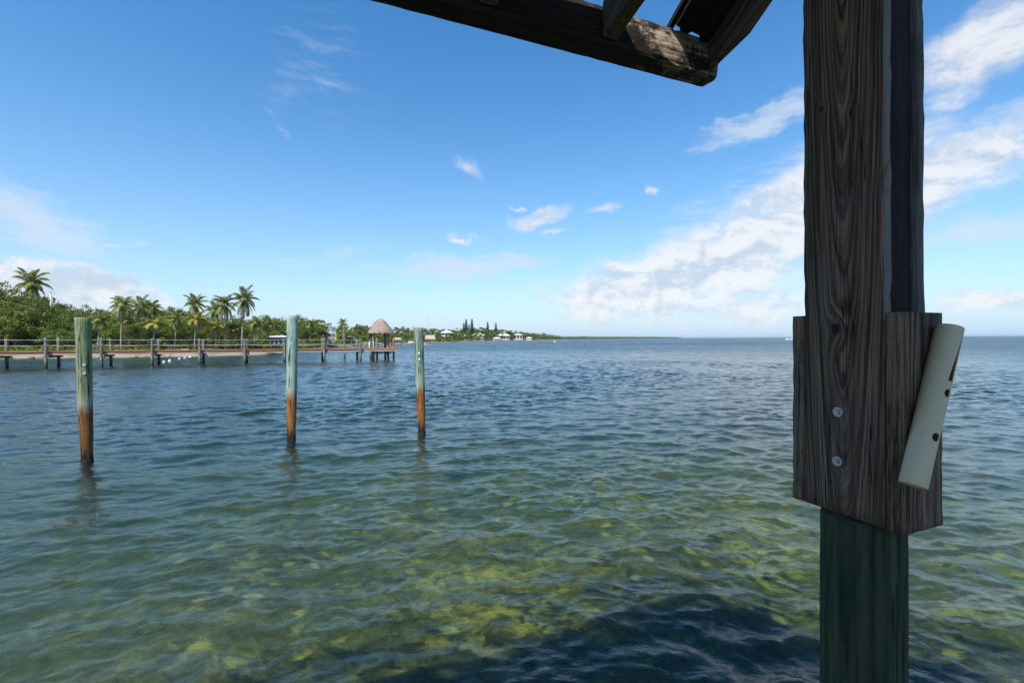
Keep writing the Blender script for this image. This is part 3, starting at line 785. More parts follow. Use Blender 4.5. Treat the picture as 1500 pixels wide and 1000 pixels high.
# broken short boards beside the end rafter (run up the slope)
def stub_board(xa, xb, t0, t1, seed, hole=None):
    rnd = random.Random(seed); vs = []; S = 8
    lo = [(xa + (xb - xa) * i / S, t0 + rnd.uniform(-.012, .018)) for i in range(S + 1)]
    poly = lo + [(xb, t1), (xa, t1)]
    n = len(poly)
    vs = [roofpt(x, t_, 0.001) for x, t_ in poly] + [roofpt(x, t_, 0.024) for x, t_ in poly]
    fs = [tuple(range(n)), tuple(range(2 * n - 1, n - 1, -1))] + [(i, i + n, (i + 1) % n + n, (i + 1) % n) for i in range(n)]
    MB().add(vs, fs).build('broken_board', M_sheath, shelter)
def hut_roof_hit(px, py):
    o = MHi @ CAM; d = MHi.to_3x3() @ ray(px, py); P0 = Vector((0, YI, RT))
    p = o + d * ((P0 - o).dot(nrm) / d.dot(nrm)); return p.x, (p - P0).dot(rdir)
q = [hut_roof_hit(980, 40), hut_roof_hit(986, 43), hut_roof_hit(989, 44), hut_roof_hit(1016, 52)]
stub_board(q[0][0], q[1][0], q[0][1], 0.60, 1)
stub_board(q[2][0], XR - 0.02, q[2][1], 0.60, 2)
# end rafter doubled by a dark ragged ledger on its inner side
rafter(XR - 0.052, 0.05, 0.055, seed=31).build('ledger', M_sheath, shelter)
# deck the shelter stands on, behind and below the camera
for k in range(24):
    y1 = -0.36 - k * 0.15
    MB().box((-4.5, y1 - 0.144, 0.66), (0.95, y1, 0.70)).build('deck_board', M_deck, shelter)
MB().box((-4.5, -0.44, 0.44), (0.95, -0.40, 0.658)).build('deck_joist', M_deck, shelter)

# cut plastic pipe leaning on the block
def rod_holder():
    yc = -0.177 - 0.0365
    b_ = hut_hit(1337, 711, 1, yc); t_ = hut_hit(1391, 480, 1, yc)
    b_ = Vector((b_.x, b_.y, b_.z)); t_ = Vector((t_.x, t_.y, t_.z))
    ax = (t_ - b_).normalized(); L = (t_ - b_).length; ra, th = 0.0340, 0.0035
    e1_ = Vector((0, -1, 0)); e1_ = (e1_ - ax * e1_.dot(ax)).normalized(); e2 = ax.cross(e1_)
    if e2.x < 0: e2 = -e2
    NA, NL = 144, 150
    # openings, in (angle from the face towards +x, metres from bottom)
    def cut(a, s):
        # long slanting notch near the top, two drilled holes
        f = (L - s) / 0.175
        if 0.02 < f < 1.0 and R(24) - R(46) * f ** 0.6 < a < R(24): return True
        for (ha, hs, hr) in ((R(-4), L - 0.212, 0.0125), (R(-14), 0.152, 0.0125)):
            if ((a - ha) * ra) ** 2 + (s - hs) ** 2 < hr ** 2: return True
        return False
    vs = []; fs = []
    for j in range(NL + 1):
        s = L * j / NL
        for lay in (ra, ra - th):
            for i in range(NA):
                a = 2 * math.pi * i / NA
                vs.append(b_ + ax * s + (e1_ * math.cos(a) + e2 * math.sin(a)) * lay)
    def vid(j, lay, i): return (j * 2 + lay) * NA + i % NA
    keep = [[not cut((2 * math.pi * (i + .5) / NA + math.pi) % (2 * math.pi) - math.pi, L * (j + .5) / NL) for i in range(NA)] for j in range(NL)]
    for j in range(NL):
        for i in range(NA):
            if not keep[j][i]: continue
            fs.append((vid(j, 0, i), vid(j, 0, i + 1), vid(j + 1, 0, i + 1), vid(j + 1, 0, i)))
            fs.append((vid(j, 1, i), vid(j + 1, 1, i), vid(j + 1, 1, i + 1), vid(j, 1, i + 1)))
            if not keep[j][i - 1]: fs.append((vid(j, 0, i), vid(j + 1, 0, i), vid(j + 1, 1, i), vid(j, 1, i)))
            if not keep[j][(i + 1) % NA]: fs.append((vid(j, 0, i + 1), vid(j, 1, i + 1), vid(j + 1, 1, i + 1), vid(j + 1, 0, i + 1)))
            if j == 0 or not keep[j - 1][i]: fs.append((vid(j, 0, i), vid(j, 1, i), vid(j, 1, i + 1), vid(j, 0, i + 1)))
            if j == NL - 1 or not keep[j + 1][i]: fs.append((vid(j + 1, 0, i), vid(j + 1, 0, i + 1), vid(j + 1, 1, i + 1), vid(j + 1, 1, i)))
    m, t = material('cream_plastic_pipe')
    P = objco(t); n = t.noise(P, 7, 4, 0.6); n2 = t.noise(P, 60, 4, 0.7)
    c = t.mix(n, (0.52, 0.39, 0.235), (0.66, 0.50, 0.31)); c = t.mix(t.math('MULTIPLY', t.ss(n2, 0.55, 0.75), 0.25), c, (0.42, 0.36, 0.27))
    geo = t.new('ShaderNodeNewGeometry')
    principled(t, c, 0.45, t.bump(n2, 0.05, 0.002), 0.4)
    m2, t2 = material('stained_pipe_inside'); n = t2.noise(objco(t2), 25, 4, 0.6)
    principled(t2, t2.mix(n, (0.48, 0.27, 0.11), (0.66, 0.43, 0.22)), 0.7)
    me = bpy.data.meshes.new('rod_holder'); me.from_pydata(vs, [], fs)
    me.materials.append(m); me.materials.append(m2)
    for p in me.polygons:
        if all((vi // NA) % 2 == 1 for vi in p.vertices): p.material_index = 1
    me.shade_smooth()
    o = bpy.data.objects.new('rod_holder', me); COL.objects.link(o)
    me.transform(MH)
    tag(o, 'cream plastic pipe with cut notch and two holes leaning on the near wooden post', 'rod holder')
rod_holder()

# ------------------------------------------------------------------ three mooring pilings
def mooring(px_t, py_t, w_t, px_b, py_b, w_b, mat, label, seed, hw):
    B = WZ(px_b, py_b, 0.0); d = (B - CAM).dot(_fwd)
    T = WD(px_t, py_t, d)
    def rad(px, wpx):
        a0, a1 = math.atan((px - wpx / 2 - 750) / F_PX), math.atan((px + wpx / 2 - 750) / F_PX)
        return d / math.cos((a0 + a1) / 2) * math.sin((a1 - a0) / 2)
    r_t, r_b = rad(px_t, w_t), rad(px_b, w_b)
    t = thing('mooring_piling', label, 'piling', (B.x, B.y, 0), 0, 'wooden mooring pilings standing in the water')
    dirn = (T - B); dirn = dirn / dirn.z
    lo = dirn * -1.6
    piling_mb(lo, (dirn.x * T.z, dirn.y * T.z, T.z - r_t * 0.08), r_b * 0.98, r_t, seed).build('pole', mat, t, True)
    for (hx, hy, sz) in hw:
        hp = WD(hx, hy, d); c = dirn * hp.z
        to = Vector((-B.x - c.x, -B.y - c.y, 0)).normalized(); rr_ = r_b + (r_t - r_b) * (hp.z + 1.6) / (T.z + 1.6)
        p = Vector((c.x, c.y, hp.z)) + to * (rr_ * 1.02)
        sd = Vector((-to.y, to.x, 0)); mb = MB()
        M = Matrix(((sd.x, to.x, 0, p.x), (sd.y, to.y, 0, p.y), (0, 0, 1, p.z), (0, 0, 0, 1)))
        n = 14; ring = []
        for yy in (-0.02, 0.006):
            for rr2 in (sz, sz * 0.45):
                ring += [M @ Vector((rr2 * math.cos(2 * math.pi * k / n), yy, rr2 * math.sin(2 * math.pi * k / n))) for k in range(n)]
        fs = []
        for k in range(n):
            k1 = (k + 1) % n
            fs += [(k, k1, 2 * n + k1, 2 * n + k), (n + k, 3 * n + k, 3 * n + k1, n + k1), (2 * n + k, 2 * n + k1, 3 * n + k1, 3 * n + k)]
        mb.add(ring, fs)
        mb.box((-sz * .35, -.004, -sz * .35), (sz * .35, 0.002, sz * .35), M)
        mb.build('washer', M_white, t)
RUST = ((0.34, 0.145, 0.035), (0.17, 0.070, 0.022))
mooring(121, 465, 25.5, 127.5, 675, 20, mat_piling('green_moss_piling', ((0.235, 0.285, 0.150), (0.185, 0.215, 0.105), (0.27, 0.32, 0.24)), ((0.26, 0.115, 0.035), (0.13, 0.055, 0.02)), 0.95),
        'thick mossy green mooring piling at left with two washers, rusty orange foot in the water', 21, [(120, 534, 0.021), (120, 546, 0.021)])
mooring(428.5, 462, 17.0, 426.5, 645, 14.3, mat_piling('pale_teal_piling', ((0.27, 0.43, 0.34), (0.40, 0.47, 0.40), (0.20, 0.37, 0.31)), ((0.42, 0.185, 0.045), (0.24, 0.10, 0.03)), 1.0),
        'pale turquoise mooring piling with bright orange foot, in the middle of the three', 22, [])
mooring(612.5, 479.5, 14.8, 618, 635, 11.5, mat_piling('grey_green_piling', ((0.22, 0.34, 0.25), (0.30, 0.36, 0.25), (0.17, 0.27, 0.20)), ((0.40, 0.165, 0.035), (0.22, 0.085, 0.025)), 1.06),
        'slim leaning green mooring piling right of the thatched hut, with two small washers', 23, [(614, 517, 0.023), (614.4, 525.5, 0.023)])

# ------------------------------------------------------------------ the long pier and its hut
pier_px = [-95, -12, 69, 150, 224, 293, 359, 417, 475, 528]
def pier():
    y_of = lambda x: 538.4 + (x - 69) * (526.8 - 538.4) / (528 - 69)
    near = []
    for x in pier_px:
        near.append(WZ(x, y_of(x), 0.0))
    dz = []
    for x, p in zip(pier_px, near):
        yd = 514.6 + (x - 69) * (511.0 - 514.6) / (475 - 69)
        d = (p - CAM).dot(_fwd); dz.append(WD(x, yd, d).z)
    dirv = (near[-1] - near[2]); dirv.z = 0; dirv.normalize(); nrm_ = Vector((-dirv.y, dirv.x, 0))
    O = near[0].copy(); ang = math.atan2(dirv.y, dirv.x)
    t = thing('wooden_pier', 'long low wooden pier with red-brown boards, rope railings and green posts', 'pier', tuple(O), ang)
    loc = [(p - O).length for p in near]
    WID = 2.15
    L0, L1 = loc[0] - 0.5, loc[-1] + 4.2
    zat = lambda s: float(np.interp(s, loc, dz))
    xs = [L0] + loc + [L1]; xs.sort()
    rnd = random.Random(4)
    mb = MB(); s = L0
    while s < L1:
        z = zat(s); mb.box((s, 0.02, z - 0.045), (s + 0.142, WID - 0.02, z + rnd.uniform(-.003, .003))); s += 0.15
    mb.build('deck', M_pierdeck, t)
    for yy in (0.0, WID):
        mb = MB()
        for a, b in zip(xs[:-1], xs[1:]):
            mb.beam((a, yy, zat(a) - 0.105), (b, yy, zat(b) - 0.105), 0.05, 0.215)
        mb.build('fascia', M_pierdeck, t)
        mb = MB()
        for a, b in zip(xs[:-1], xs[1:]):
            mb.beam((a, yy + (.012 if yy < 1 else -.012), zat(a) - 0.275), (b, yy + (.012 if yy < 1 else -.012), zat(b) - 0.275), 0.06, 0.12)
        mb.build('stringer', M_pieredge, t)
    for i, s in enumerate(loc):
        z = dz[i]
        for side, yy in ((0, -0.16), (1, WID + 0.16)):
            lean = rnd.uniform(-.03, .03); top = z + 1.09 + rnd.uniform(-.05, .08)
            piling_mb((s + lean, yy, -1.5), (s, yy, top), 0.135, 0.125, 70 + i * 2 + side, n=12, rows=14).build('piling', M_pierpost, t, True)
        MB().beam((s + 0.19, -0.42, z - 0.44), (s + 0.19, WID + 0.42, z - 0.44), 0.09, 0.2).build('cap_beam', M_piercap, t)
    for yy in (-0.16, WID + 0.16):
        for hh, sag in ((0.98, 0.02), (0.51, 0.07)):
            pts = []
            for i in range(len(loc) - 1):
                for k in range(6):
                    f = k / 6; s = loc[i] + (loc[i + 1] - loc[i]) * f
                    pts.append((s, yy - 0.12 if yy < 0 else yy + .12, zat(s) + hh - sag * 4 * f * (1 - f)))
            pts.append((loc[-1], yy - 0.12 if yy < 0 else yy + .12, dz[-1] + hh))
            MB().tube(pts, 0.026, 6).build('rope', M_rope, t)
    return O, ang, dirv, nrm_, near, dz
P_O, P_ANG, P_DIR, P_N, P_NEAR, P_DZ = pier()

def thatch_roof(mb, half, z0, z1, n_side=10, rows=26, seed=1, strands=2600, hx=None):
    """rounded four-sided thatch with shaggy layered strands"""
    rnd = random.Random(seed); hx = hx or half
    def pt(a, f):
        prof = (1 - f) ** 0.74 if f < 1 else 0.0
        prof = max(prof, 0.02)
        c, s = math.cos(a), math.sin(a); k = (abs(c) ** 3.2 + abs(s) ** 3.2) ** (-1 / 3.2)
        kk = k * (1 - f) + 1.0 * f
        return Vector((c * kk * hx * prof, s * kk * half * prof, z0 + (z1 - z0) * f))
    n = 48; vs = []; fs = []
    for i in range(rows + 1):
        f = (i / rows)
        for k in range(n):
            p = pt(2 * math.pi * k / n, f); p.z += rnd.uniform(-.02, .02); vs.append(p)
    for i in range(rows):
        for k in range(n):
            a, b = i * n + k, i * n + (k + 1) % n; fs.append((a, b, b + n, a + n))
    fs.append(tuple(rows * n + k for k in range(n)))
    fs.append(tuple(range(n - 1, -1, -1)))
    mb.add(vs, fs)
    for _ in range(strands):
        a = rnd.uniform(0, 2 * math.pi); f = rnd.random() ** 1.6 * 0.96
        p = pt(a, f); o = Vector((p.x, p.y, 0)).normalized() if f < .95 else Vector((math.cos(a), math.sin(a), 0))
        q = pt(a, max(0, f - 0.15)); dn = (q - p) if f > 0.15 else Vector((o.x * .15, o.y * .15, -0.5)); dn.normalize()
        L = rnd.uniform(.22, .42) * (1.0 if f > 0.05 else 0.8); sd = Vector((-o.y, o.x, 0)) * rnd.uniform(.03, .06)
        p = p + o * 0.03; e = p + dn * L + o * rnd.uniform(.02, .09) + Vector((0, 0, rnd.uniform(-.05, .03)))
        mb.add([p - sd, p + sd, e + sd * .5, e - sd * .5], [(0, 1, 2, 3)])

def pier_hut():
    d = 53.2
    c = WD(560, 500, d); c.z = 0
    c = c + P_N * 1.0
    t = thing('thatched_hut', 'small tiki hut with pinkish palm thatch on dark posts at the pier end', 'hut', tuple(c), P_ANG)
    s = 12.5
    pz = P_DZ[-1] - 0.02
    hx, hy = 1.08, 0.95
    ze = WD(560, 484.5, d).z; zp = WD(560, 465.5, d).z
    mb = MB(); thatch_roof(mb, 1.24, ze, zp, seed=5, strands=2800, hx=1.33); mb.build('roof', M_thatch, t)
    for (x, y) in ((-hx + .1, -hy + .3), (-hx + .1, hy), (hx - .35, -hy + .3), (hx - .35, hy), (-hx + .42, hy - 0.1)):
        piling_mb((x, y, -1.5), (x, y, ze + 0.35), 0.15, 0.14, int(x * 100 + y * 10) + 900, n=12, rows=12).build('post', M_pierpost, t, True)
    mb = MB(); q = -hx - 0.1
    while q < hx + 0.2: mb.box((q, -hy - .02, pz - 0.04), (q + .14, hy + .2, pz)); q += .15
    mb.build('deck', M_pierdeck, t)
    MB().box((-hx + .15, -hy - .08, pz - 0.42), (hx + .12, -hy - .03, pz - 0.05)).build('fascia', M_pieredge, t)
    MB().box((-hx + .25, -hy + .10, pz - 0.62), (hx + .02, -hy + .2, pz - 0.46)).build('cap_beam', M_piercap, t)
    for x in (-0.62, hx + 0.20):
        piling_mb((x, -hy - .18, -1.5), (x, -hy - .18, pz + 1.15), 0.135, 0.125, 950 + int(x * 10), n=12, rows=12).build('piling', M_pierpost, t, True)
    mb = MB()
    for dx in (-.0, .34): mb.tube([(-1.0 + dx, -hy - .12, -.6), (-1.0 + dx, -hy - .12, pz + .75), (-1.0 + dx, -hy + .12, pz + .85), (-1.0 + dx, -hy + .3, pz + .1)], .022, 6)
    for k in range(4): mb.tube([(-1.0, -hy - .12, -.2 + .28 * k), (-.66, -hy - .12, -.2 + .28 * k)], .02, 6)
    mb.build('ladder', M_white, t)
    # red float on the right side
    f = MB(); f.lathe([(0.02, 0.0), (0.09, 0.04), (0.12, 0.16), (0.115, 0.5), (0.12, 0.62), (0.08, 0.72), (0.03, 0.76)], 12)
    f.tube([(0, 0, .75), (0, 0, .92)], .012, 6)
    o = f.build('rescue_float', M_red, None, True); p = c + P_DIR * (hx + 0.05) - P_N * (hy + .02 - 0.2)
    o.location = (p.x, p.y, WD(574, 506.6, d).z)
    tag(o, 'red elongated float hanging at the right side of the thatched pier hut', 'float')
pier_hut()

def lone_pole():
    B = WZ(505.5, 523.5, 0); d = (B - CAM).dot(_fwd) ; T = WD(504, 478, d)
    t = thing('mooring_pole', 'tall slim pale mooring pole standing beyond the pier, left of the thatched hut', 'pole', tuple(B))
    piling_mb((0, 0, -1.5), (T.x - B.x, T.y - B.y, T.z), 0.13, 0.11, 333, n=12, rows=16).build('pole', M_pierpost, t, True)
    MB().lathe([(0.13, 0), (0.13, .06), (0.02, .16)], 12, (T.x - B.x, T.y - B.y, T.z)).build('cap', M_piercap, t)
lone_pole()

fl = [(240.3, 531), (248.5, 529.3), (263, 526), (270.5, 524.8), (278.5, 523.7), (300.5, 520.8), (308, 519.7), (314.4, 518.9), (320.8, 518.1), (326.7, 517.6), (332.8, 517.1), (338.4, 516.5), (344, 516), (349.6, 515.2), (353, 514.8)]
for i, (x, y) in enumerate(fl):
    p = WZ(x, y, 0)
    if i == 0:
        f0 = MB(); f0.lathe([(0.03, -.13), (0.12, -.10), (0.16, 0), (0.15, .06), (0.10, .12), (0.04, .14), (0.04, .17)], 12); f0 = f0.build('swim_float', M_float, None, True); o = f0
    else:
        o = f0.copy(); COL.objects.link(o)
    o.location = (p.x, p.y, 0.06); o.rotation_euler = (0, 0.3 * math.sin(i * 2.1), i)
    s = 0.85 + 0.12 * math.sin(i * 1.7); o.scale = (s, s, s)
    tag(o, 'white float in the curving line of floats behind the pier', 'float', 'white floats strung in a line behind the pier')
f0['label'] = 'white float nearest the pier, leftmost of the curving line of floats'

# ------------------------------------------------------------------ trees
def leaf_cards(cent, spread, n, size, rng, updir=0.35):
    """n small leaf faces round each centre; returns verts, quads"""
    C = np.repeat(cent, n, axis=0); S = np.repeat(spread, n)[:, None]
    d = rng.normal(size=C.shape); d /= np.linalg.norm(d, axis=1)[:, None]
    rad = rng.random(len(C))[:, None] ** 0.45
    P = C + d * rad * S * np.array([1, 1, 0.72])
    nn = d * 0.6 + rng.normal(size=C.shape) * 0.6 + np.array([0, 0, updir]); nn /= np.linalg.norm(nn, axis=1)[:, None]
    a = np.cross(nn, rng.normal(size=C.shape)); a /= np.linalg.norm(a, axis=1)[:, None]; b = np.cross(nn, a)
    sz = size * rng.uniform(0.6, 1.3, len(C))[:, None]
    V = np.stack([P - a * sz, P - b * sz * .55 + a * sz * .1, P + a * sz, P + b * sz * .55], 1).reshape(-1, 3)
    Fq = np.arange(len(V)).reshape(-1, 4)
    return V, Fq
def broad_tree(seed, H=8.0, wid=0.5, nclump=70, nleaf=70, leaf=0.16, mat=None, low=0.18):
    rng = np.random.default_rng(seed); rnd = random.Random(seed)
    t = thing('broadleaf_tree', 'x', 'tree', (0, 0, -50))
    mb = MB(); tr = [(0, 0, -0.4), (0.1, 0.05, H * .2), (0.2 * rnd.uniform(-1, 1), .1, H * .42)]
    mb.tube(tr, [H * .026, H * .02, H * .013], 8)
    cents = []
    nl = 8
    for i in range(nl):
        a = i / nl * 6.283 + rnd.uniform(-.3, .3); L = H * wid * rnd.uniform(.55, .95); hz = H * rnd.uniform(.35, .9)
        p0 = Vector((0.1, .05, H * rnd.uniform(.18, .4))); p2 = Vector((math.cos(a) * L, math.sin(a) * L, hz)); p1 = p0.lerp(p2, .5) + Vector((0, 0, -H * .03))
        mb.tube([p0, p1, p2], [H * .012, H * .008, H * .003], 6)
        cents.append(p2)
    mb.build('trunk', M_bark, t, True)
    c = []
    while len(c) < nclump:
        q = rng.normal(size=3); q /= np.linalg.norm(q); r_ = rng.uniform(.45, 1.0) ** .6
        p = np.array([q[0] * wid * H * r_, q[1] * wid * H * r_, H * (.5 + low) + q[2] * H * (.5 - low) * r_])
        # uneven outline: lobes
        lob = 1 + .16 * math.sin(3 * math.atan2(q[1], q[0]) + seed) + .12 * math.sin(5 * math.atan2(q[1], q[0]) + 2 * seed)
        p[:2] *= lob; p[2] += .05 * H * math.sin(4 * math.atan2(q[1], q[0]) + seed * 3)
        if p[2] < H * .12: continue
        c.append(p)
    c = np.array(c); spread = rng.uniform(.07, .14, len(c)) * H
    V, Fq = leaf_cards(c, spread, nleaf, leaf, rng)
    me = np_mesh('crown', V, Fq, mat or M_leaf, False)
    o = bpy.data.objects.new('crown', me); COL.objects.link(o); o.parent = t
    return t, H
def palm_tree(seed, H=7.0, nf=20, FL=2.9, mat=None, lean=(0.3, 0.0), droop=1.0):
    rnd = random.Random(seed)
    t = thing('palm_tree', 'x', 'palm', (0, 0, -50))
    top = Vector((lean[0], lean[1], H)); pts = [Vector((0, 0, -0.4)), Vector((lean[0] * .12, lean[1] * .12, H * .3)), Vector((lean[0] * .5, lean[1] * .5, H * .65)), top]
    MB().tube(pts, [0.19, 0.14, 0.115, 0.10], 8).build('trunk', M_palmbark, t, True)
    vs = []; fs = []; nd = 4 + seed % 3; dead = []
    for i in range(nf + nd):
        if i == nf: dead = [len(vs), len(fs)]
        a = i * 2.39996 + rnd.uniform(-.25, .25); f = min(1.12, i / nf + (0.12 if i >= nf else 0))
        el = R(84 - 112 * f + rnd.uniform(-9, 9)); L = FL * rnd.uniform(.82, 1.1); S = 16
        p = top + Vector((0, 0, .12)); hd = Vector((math.cos(a), math.sin(a), 0)); sd0 = Vector((-hd.y, hd.x, 0))
        pl = [p.copy()]; e = el
        for k in range(S):
            e -= R(4.6 * droop) * (0.6 + k / S); p = p + (hd * math.cos(e) + Vector((0, 0, math.sin(e)))) * (L / S); pl.append(p.copy())
        for k in range(S):
            b = len(vs); wv = 0.03 * (1 - k / S) + .008
            vs += [pl[k] - sd0 * wv, pl[k] + sd0 * wv, pl[k + 1] + sd0 * wv, pl[k + 1] - sd0 * wv]; fs.append((b, b + 1, b + 2, b + 3))
            if k < 2: continue
            tdir = (pl[k + 1] - pl[k]).normalized(); prof = math.sin(math.pi * min(1, (k + 1) / (S + 1.5)) ** .8) * .9 + .15
            for sgn in (-1, 1):
                for m_ in range(2):
                    q = pl[k].lerp(pl[k + 1], m_ / 2); ll = FL * .25 * prof * rnd.uniform(.85, 1.1)
                    dv = (sd0 * sgn * .72 + tdir * .55 + Vector((0, 0, -.34 - .25 * f + rnd.uniform(-.12, .12)))).normalized()
                    wd_ = tdir * 0.046
                    mid = q + dv * ll * .5 + Vector((0, 0, .03)); end = q + dv * ll + Vector((0, 0, -.12 * ll))
                    b = len(vs); vs += [q - wd_ * .6, q + wd_ * .6, mid + wd_, end, mid - wd_]; fs.append((b, b + 1, b + 2, b + 3, b + 4))
    MB().add(vs[:dead[0]], fs[:dead[1]]).build('crown', mat or M_palm, t)
    MB().add(vs[dead[0]:], [tuple(q - dead[0] for q in f_) for f_ in fs[dead[1]:]]).build('dead_frond', M_dead, t)
    return t, H
def far_tree(seed, H=8.0):
    return broad_tree(seed, H, .62, 54, 40, .36, M_leafd if seed % 2 else M_leaf, .03)
def pine_tree(seed, H=14.0):
    rng = np.random.default_rng(seed); t = thing('norfolk_pine', 'x', 'pine', (0, 0, -50))
    MB().tube([(0, 0, -.4), (0, 0, H * .6), (0, 0, H)], [.3, .18, .04], 6).build('trunk', M_bark, t)
    c = []; s = []
    for k in range(16):
        z = H * (.18 + .80 * k / 15); L = (1 - k / 17) ** .7 * H * .105
        for j in range(7):
            a = j * .8976 + k * .45
            for r_ in (.45, .95): c.append((math.cos(a) * L * r_, math.sin(a) * L * r_, z + .1 * r_ * L)); s.append(L * .38 + .12)
    V, Fq = leaf_cards(np.array(c), np.array(s), 10, .28, rng)
    o = bpy.data.objects.new('crown', np_mesh('crown', V, Fq, M_pine, False)); COL.objects.link(o); o.parent = t
    return t, H

SKY_X = [-400, -60, 0, 20, 45, 72, 97, 150, 225, 245, 262, 275, 320, 376, 392, 420, 452, 470, 492, 516, 532, 588, 640, 700, 760, 800, 815, 828]
SKY_Y = [407, 420, 426, 434, 432, 444, 450, 451, 453, 447, 451, 459, 459, 465, 462, 464, 464, 469, 474, 477, 474, 479, 481, 479.5, 484, 488.5, 491, 494]
ORD = ['first', 'second', 'third', 'fourth', 'fifth', 'sixth', 'seventh', 'eighth', 'ninth', 'tenth', 'eleventh', 'twelfth', 'thirteenth', 'fourteenth', 'fifteenth', 'sixteenth', 'seventeenth', 'eighteenth', 'nineteenth', 'twentieth', 'twenty-first', 'twenty-second', 'twenty-third', 'twenty-fourth', 'twenty-fifth', 'twenty-sixth', 'twenty-seventh', 'twenty-eighth', 'twenty-ninth', 'thirtieth', 'thirty-first', 'thirty-second', 'thirty-third', 'thirty-fourth', 'thirty-fifth', 'thirty-sixth', 'thirty-seventh', 'thirty-eighth', 'thirty-ninth', 'fortieth'] + ['further'] * 60
class Kind:
    def __init__(s, makers): s.p = [m for m in makers]; s.used = set(); s.i = 0
    def place(s, loc, height, label, group, rot, which=None, sx=1.0):
        k = (s.i if which is None else which) % len(s.p); s.i += 1
        root, H = s.p[k]; sc = height / H
        if k not in s.used:
            s.used.add(k); root.location = loc; root.rotation_euler = (0, 0, rot); root.scale = (sc * sx, sc * sx, sc); root['label'] = label; root['group'] = group; return root
        return dup(root, loc, rot, (sc * sx, sc * sx, sc), label, group)
    def finish(s):
        for k, (root, H) in enumerate(s.p):
            if k not in s.used:
                for c in list(root.children): bpy.data.objects.remove(c)
                bpy.data.objects.remove(root)
near_kind = Kind([broad_tree(1, 8, .52, 84, 90, .15, M_leaf, .16), broad_tree(2, 8, .46, 80, 90, .15, M_leafd, .14), broad_tree(3, 8, .6, 90, 86, .15, M_leaf, .10), broad_tree(4, 8, .5, 70, 90, .16, M_leafd, .2)])
far_kind = Kind([far_tree(11), far_tree(12), far_tree(13), far_tree(14)])
rnd = random.Random(77)
def put_tree(kind, px, d, ytop, label, group, sx=1.0, base=0.9):
    p = WD(px, YH(px), d); h = (YH(px) - ytop) * d / F_PX + CAM.z - base
    kind.place((p.x, p.y, base), max(1.5, h), label, group, rnd.uniform(0, 6.28), None, sx)
def skyline(px): return float(np.interp(px, SKY_X, SKY_Y))
# front wood at the left: three ranks
rows_ = [(1.10, 9, 28, 0.42, 'front', 'low bushy'), (1.22, 4, 25, 0.18, 'middle', 'rounded'), (1.42, 0, 26, 0.0, 'rear', 'tall spreading')]
for (kd, dy, stepx, fr, nm, adj) in rows_:
    px = -75; c = 0
    while px < 455:
        yt = skyline(px); hgt = YH(px) - yt
        put_tree(near_kind, px + rnd.uniform(-8, 8), shore_d(px) * kd * rnd.uniform(.98, 1.05), yt + hgt * fr + rnd.uniform(-1, 5),
                 f'{adj} green tree, {ORD[c]} from left in the {nm} rank of the wood', 'broadleaf trees of the shoreline wood', rnd.uniform(.85, 1.1))
        px += stepx * rnd.uniform(.85, 1.15); c += 1
# special: bright bush beside the beach and the big canopy at far left
for (px, kd, yt, sx, lb) in ((88, 1.06, 484, 1.5, 'bright lime green bush on the beach left of the thick mossy piling'), (8, 1.08, 455, 1.2, 'dense dark green tree overhanging the beach at the far left edge'), (40, 1.12, 440, 1.1, 'big leafy tree below the lone tall palm at far left'),
                             (-2, 1.35, 418, 1.0, 'tall dark tree poking above the canopy at the left edge')):
    put_tree(near_kind, px, shore_d(px) * kd, yt, lb, 'broadleaf trees of the shoreline wood', sx, .6)
# receding shore
for (kd, stepm, fr, nm) in ((1.04, 7.5, .50, 'waterside'), (1.12, 8.5, .22, 'second'), (1.25, 9.0, .04, 'skyline'), ):
    px = 462; c = 0
    while px < 826:
        d = shore_d(px) * kd; yt = skyline(px); hgt = YH(px) - yt
        put_tree(far_kind, px, d * rnd.uniform(.97, 1.04), yt + hgt * fr * rnd.uniform(.6, 1.2) + rnd.uniform(-1.0, 1.5),
                 f'small distant tree, {ORD[c]} from left in the {nm} rank along the receding shore', 'trees along the receding far shore', rnd.uniform(.9, 1.3), .8)
        px += max(stepm * F_PX / d, 4.4) * rnd.uniform(.8, 1.2); c += 1
near_kind.finish(); far_kind.finish()
